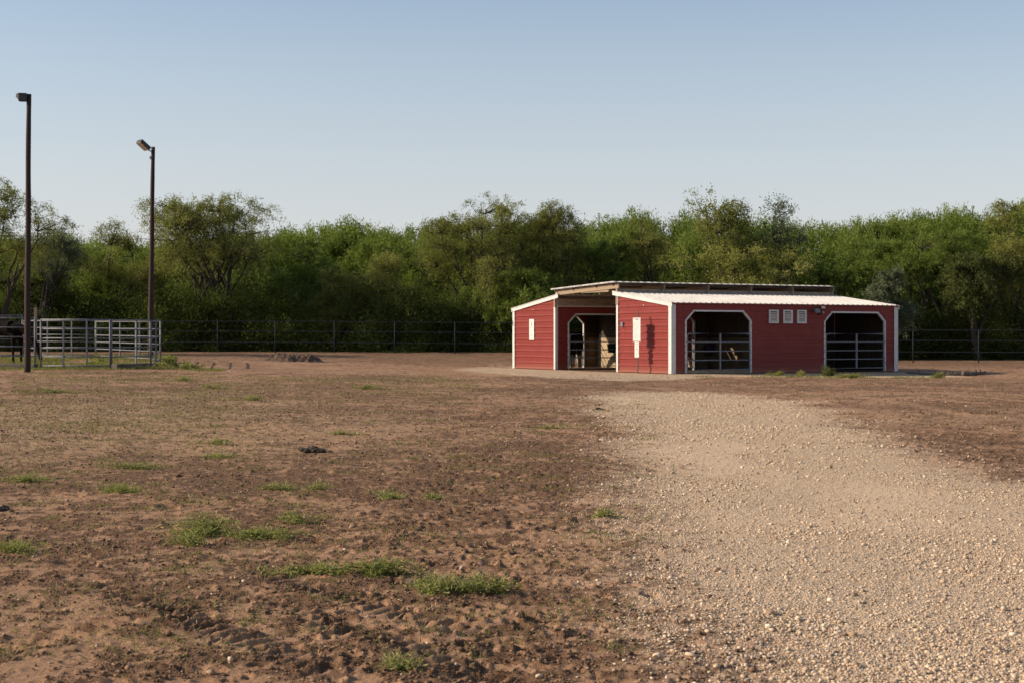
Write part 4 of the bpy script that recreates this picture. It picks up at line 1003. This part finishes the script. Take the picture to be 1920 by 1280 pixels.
# far wood and undergrowth: one mass each
def wood():
    protos = [tree_data(900 + k, 7.2, 2.9, cb=.2, lobes=12, nclus=190, per=98, L=.19, W=.050, droop=-.3, trunks=2, up=1.2, spread=.42) for k in range(4)]
    TOP = [(-300, 420), (0, 440), (150, 455), (380, 455), (530, 432), (600, 425), (640, 412), (700, 430), (780, 428), (830, 422), (960, 420), (1100, 424), (1200, 408), (1280, 398), (1400, 415), (1520, 418), (1620, 412), (1700, 405), (1800, 385), (1920, 385), (2300, 380)]
    xs, tops = zip(*TOP); Ps = []; Qs = []; Ts = []; off = 0; tv = MB(); rg = np.random.default_rng(33)
    for Z, st, dy in ((90, 105, 14), (97, 88, 2), (106, 90, -4)):
        px = -330
        while px < 2260:
            Zz = Z + rg.uniform(-2.5, 2.5); x = wx(px, Zz); z0 = b1(x, Zz) - .1; top = np.interp(px, xs, tops) + dy + rg.normal() * 6; H = wz(top, Zz) - z0
            P, Q, T, tb = protos[rg.integers(0, 4)]; a = rg.uniform(0, 6.28); k = H / 7.3; kr = rg.uniform(.95, 1.35)
            c_, s_ = math.cos(a), math.sin(a); R = np.stack([(P[:, 0] * c_ - P[:, 1] * s_) * kr + x, (P[:, 0] * s_ + P[:, 1] * c_) * kr + Zz, P[:, 2] * k + z0], 1)
            Ps.append(R); Qs.append(Q + off); off += len(P); Ts.append(np.clip(T + rg.normal() * .12, 0, 1))
            px += st * rg.uniform(.7, 1.3)
    o = link('woodland', mesh_np('woodland', np.concatenate(Ps), np.concatenate(Qs), False, {'tint': np.concatenate(Ts)}), LEAF['green'])
    tag(o, 'feathery green mesquite woodland behind the nearer trees', 'woodland', None, 'stuff')
    # undergrowth along the fence
    n = 5200; px = rg.uniform(-200, 2150, n); Z = rg.uniform(76.2, 84, n); x = wx(px, Z); hmax = 1.7 + 2.6 * fbm(x, Z, 2.5, 3, 5); z0 = base_z(x, Z); z = z0 + rg.uniform(0, 1, n) ** 1.15 * hmax
    m_ = 110; C = np.repeat(np.stack([x, Z, z], 1), m_, 0) + rg.normal(size=(n * m_, 3)) * np.array([.30, .28, .24]); D = rg.normal(size=(n * m_, 3)) + np.array([0, 0, .2])
    C[:, 1] = np.maximum(C[:, 1], 75.4 - .004 * 0)
    C[:, 2] = np.maximum(C[:, 2], np.repeat(z0, m_) + .02)
    P, Q = leafquads(C, D, rg.uniform(.08, .15, len(C)), .048)
    tt = np.clip(np.repeat(fbm(x, z, 1.8, 3, 8) * 1.5 - .4, m_) + rg.normal(size=len(C)) * .12, 0, 1)
    n2 = 3800; px = rg.uniform(-350, 2300, n2); Zb = rg.uniform(85, 104, n2); xb = wx(px, Zb); zb0 = base_z(xb, Zb); zz = zb0 + rg.uniform(-.2, 4.2, n2)
    C2 = np.repeat(np.stack([xb, Zb, zz], 1), 45, 0) + rg.normal(size=(n2 * 45, 3)) * np.array([.5, .4, .35]); P2, Q2 = leafquads(C2, rg.normal(size=(len(C2), 3)), rg.uniform(.25, .4, len(C2)), .14)
    Q = np.concatenate([Q, Q2 + len(P)]); P = np.concatenate([P, P2]); tt = np.concatenate([tt, rg.uniform(.1, .5, len(C2))])
    o = link('undergrowth', mesh_np('undergrowth', P, Q, False, {'tint': np.repeat(tt, 4)}), leaf_material('undergrowth_leaves', [(0, (.028, .038, .010)), (.5, (.085, .11, .025)), (1, (.20, .23, .055))], .4))
    tag(o, 'dense dark brush growing under the trees behind the fence', 'brush', None, 'stuff')
wood()

# ------------------------------------------------------------------ horses
def horse(name, loc, rz, scale, verts, edges, mat, lab, hair=(), root=0):
    me = bpy.data.meshes.new('body'); me.from_pydata([v[:3] for v in verts], edges, []); me.update()
    o = bpy.data.objects.new('body', me); col.objects.link(o)
    sk = o.modifiers.new('skin', 'SKIN'); sk.branch_smoothing = .6
    if not me.skin_vertices: me.skin_vertices.new() if hasattr(me.skin_vertices, 'new') else None
    for i, v in enumerate(verts):
        q = me.skin_vertices[0].data[i]; r = v[3]; q.radius = (r, v[4] if len(v) > 4 else r); q.use_root = (i == root)
    sb = o.modifiers.new('sub', 'SUBSURF'); sb.levels = 2; sb.render_levels = 2
    dg = bpy.context.evaluated_depsgraph_get(); nm = bpy.data.meshes.new_from_object(o.evaluated_get(dg))
    bpy.data.objects.remove(o); nm.materials.clear(); nm.materials.append(mat)
    for p in nm.polygons: p.use_smooth = True
    e = empty(name, loc, rz); e.scale = (scale,) * 3; tag(e, lab, 'horse')
    b = link('body', nm, None, e)
    for hn, pts, rads in hair:
        m = MB(); m.tube(pts, rads, 8); m.build(hn, M['hair'], e, True)
    return e
def horse_skel(graze):
    if graze: neck = [(.78, 0, 1.02, .15), (1.02, 0, .72, .11), (1.20, 0, .46, .105), (1.24, 0, .30, .085), (1.30, 0, .10, .055)]
    else: neck = [(.74, 0, 1.42, .15), (.88, 0, 1.62, .11), (.98, 0, 1.74, .11), (1.10, 0, 1.64, .085), (1.25, 0, 1.46, .055)]
    v = [(-.10, 0, 1.12, .29), (-.45, 0, 1.18, .28), (-.72, 0, 1.17, .22), (.28, 0, 1.14, .29), (.56, 0, 1.20, .21)] + neck
    e = [(0, 1), (1, 2), (0, 3), (3, 4), (4, 5), (5, 6), (6, 7), (7, 8), (8, 9)]
    b = len(v)
    for s in (1, -1):   # ears
        p = v[7]; v.append((p[0] - .05, s * .07, p[2] + .13 if not graze else p[2] + .12, .018)); e.append((7, len(v) - 1))
    for s in (1, -1):
        i = len(v); v += [(-.56, s * .15, .96, .16), (-.50, s * .16, .74, .10), (-.70, s * .15, .50, .058), (-.68, s * .15, .30, .042), (-.66, s * .15, .11, .045), (-.63, s * .15, .03, .055)]
        e += [(1, i)] + [(i + k, i + k + 1) for k in range(5)]
        i = len(v); dx = .06 * s; v += [(.42, s * .14, .92, .13), (.40 + dx, s * .14, .70, .08), (.40 + dx, s * .14, .46, .052), (.40 + dx, s * .14, .28, .038), (.40 + dx, s * .14, .10, .043), (.43 + dx, s * .14, .03, .053)]
        e += [(3, i)] + [(i + k, i + k + 1) for k in range(5)]
    return v, e
v, e = horse_skel(True)
hairs = [('tail', [(-.88, 0, 1.24), (-1.0, 0, 1.05), (-1.02, 0, .75), (-.98, 0, .4)], [.03, .06, .07, .02]), ('mane', [(.60, 0, 1.38), (.80, 0, 1.17), (1.02, 0, .86), (1.14, 0, .60)], [.03, .05, .05, .03])]
x = wx(12, 55.5); horse('horse', (x, 55.5, b1(x, 55.5)), -.25, 1.1, v, e, M['blackcoat'], 'black horse grazing behind the rails at the left edge', hairs)
v, e = horse_skel(False)
hairs = [('tail', [(-.88, 0, 1.24), (-.98, 0, 1.05), (-1.0, 0, .75), (-.97, 0, .4)], [.03, .06, .07, .02]), ('mane', [(.55, 0, 1.42), (.68, 0, 1.60), (.82, 0, 1.76)], [.04, .05, .04])]
v, e = horse_skel(True); hairs = [('tail', [(-.88, 0, 1.24), (-1.0, 0, 1.05), (-1.02, 0, .75), (-.98, 0, .4)], [.03, .06, .07, .02])]
p = BO + U * 2.6 + V * 4.6; horse('horse', (p[0], p[1], 0), TH, .98, v, e, M['whitesocks'], 'dark horse in the aisle, its pale legs seen through the left-hand gated opening', hairs)
k = (1081 - 960) / F; tt = 10.3; ss = (k * (BO[1] + tt * V[1]) - BO[0] - tt * V[0]) / (U[0] - k * U[1]); p = BO + U * ss + V * tt
horse('horse', (p[0], p[1], 0), math.radians(84), 1.02, v, e, M['whitesocks'], 'dark horse with white legs standing in the far barn stall', hairs)

# ------------------------------------------------------------------ sky, sun, camera
SUN_EL = math.radians(26); d = -np.array([1.0, .02]); az = math.atan2(d[0], d[1])   # direction towards the sun
w = bpy.data.worlds.new('World'); sc.world = w; w.use_nodes = True; nt = w.node_tree
bg = nt.nodes['Background']; sky = nt.nodes.new('ShaderNodeTexSky'); sky.sky_type = 'NISHITA'; sky.sun_disc = False
sky.sun_elevation = SUN_EL; sky.sun_rotation = az; sky.altitude = 100; sky.air_density = 1.0; sky.dust_density = 1.0; sky.ozone_density = 1.0
tcw = nt.nodes.new('ShaderNodeTexCoord'); sx_ = nt.nodes.new('ShaderNodeSeparateXYZ'); nt.links.new(tcw.outputs['Generated'], sx_.inputs[0])
hz_ = ramp(nt, sx_.outputs[2], [(0, (.86, .86, .86)), (.05, (.78, .78, .78)), (.13, (.46, .46, .46)), (.22, (.16, .16, .16)), (.40, (0, 0, 0))])   # dust haze low in the sky
nt.links.new(mix(nt, hz_, sky.outputs[0], (4.9, 4.85, 5.1)), bg.inputs[0]); bg.inputs[1].default_value = .12
L = bpy.data.lights.new('sun', 'SUN'); L.energy = 5.0; L.angle = math.radians(.55); L.color = (1.0, .84, .65)
lo = bpy.data.objects.new('sun', L); col.objects.link(lo)
sv = Vector((math.sin(az) * math.cos(SUN_EL), math.cos(az) * math.cos(SUN_EL), math.sin(SUN_EL))); lo.rotation_euler = sv.to_track_quat('Z', 'Y').to_euler(); lo.location = (-30, 20, 30)
cd = bpy.data.cameras.new('camera'); cam = bpy.data.objects.new('camera', cd); col.objects.link(cam); sc.camera = cam
cam.location = (0, 0, EYE); cam.rotation_euler = (math.pi / 2, 0, 0)
cd.sensor_width = 36; cd.lens = F / 1920 * 36; cd.shift_y = -(640 - YH) / 1920 * -1 * -1
cd.clip_end = 3000; cd.dof.use_dof = True; cd.dof.focus_distance = 16; cd.dof.aperture_fstop = 6.3
sc.view_settings.view_transform = 'Standard'; sc.view_settings.look = 'None'; sc.view_settings.exposure = .24; sc.view_settings.gamma = 1
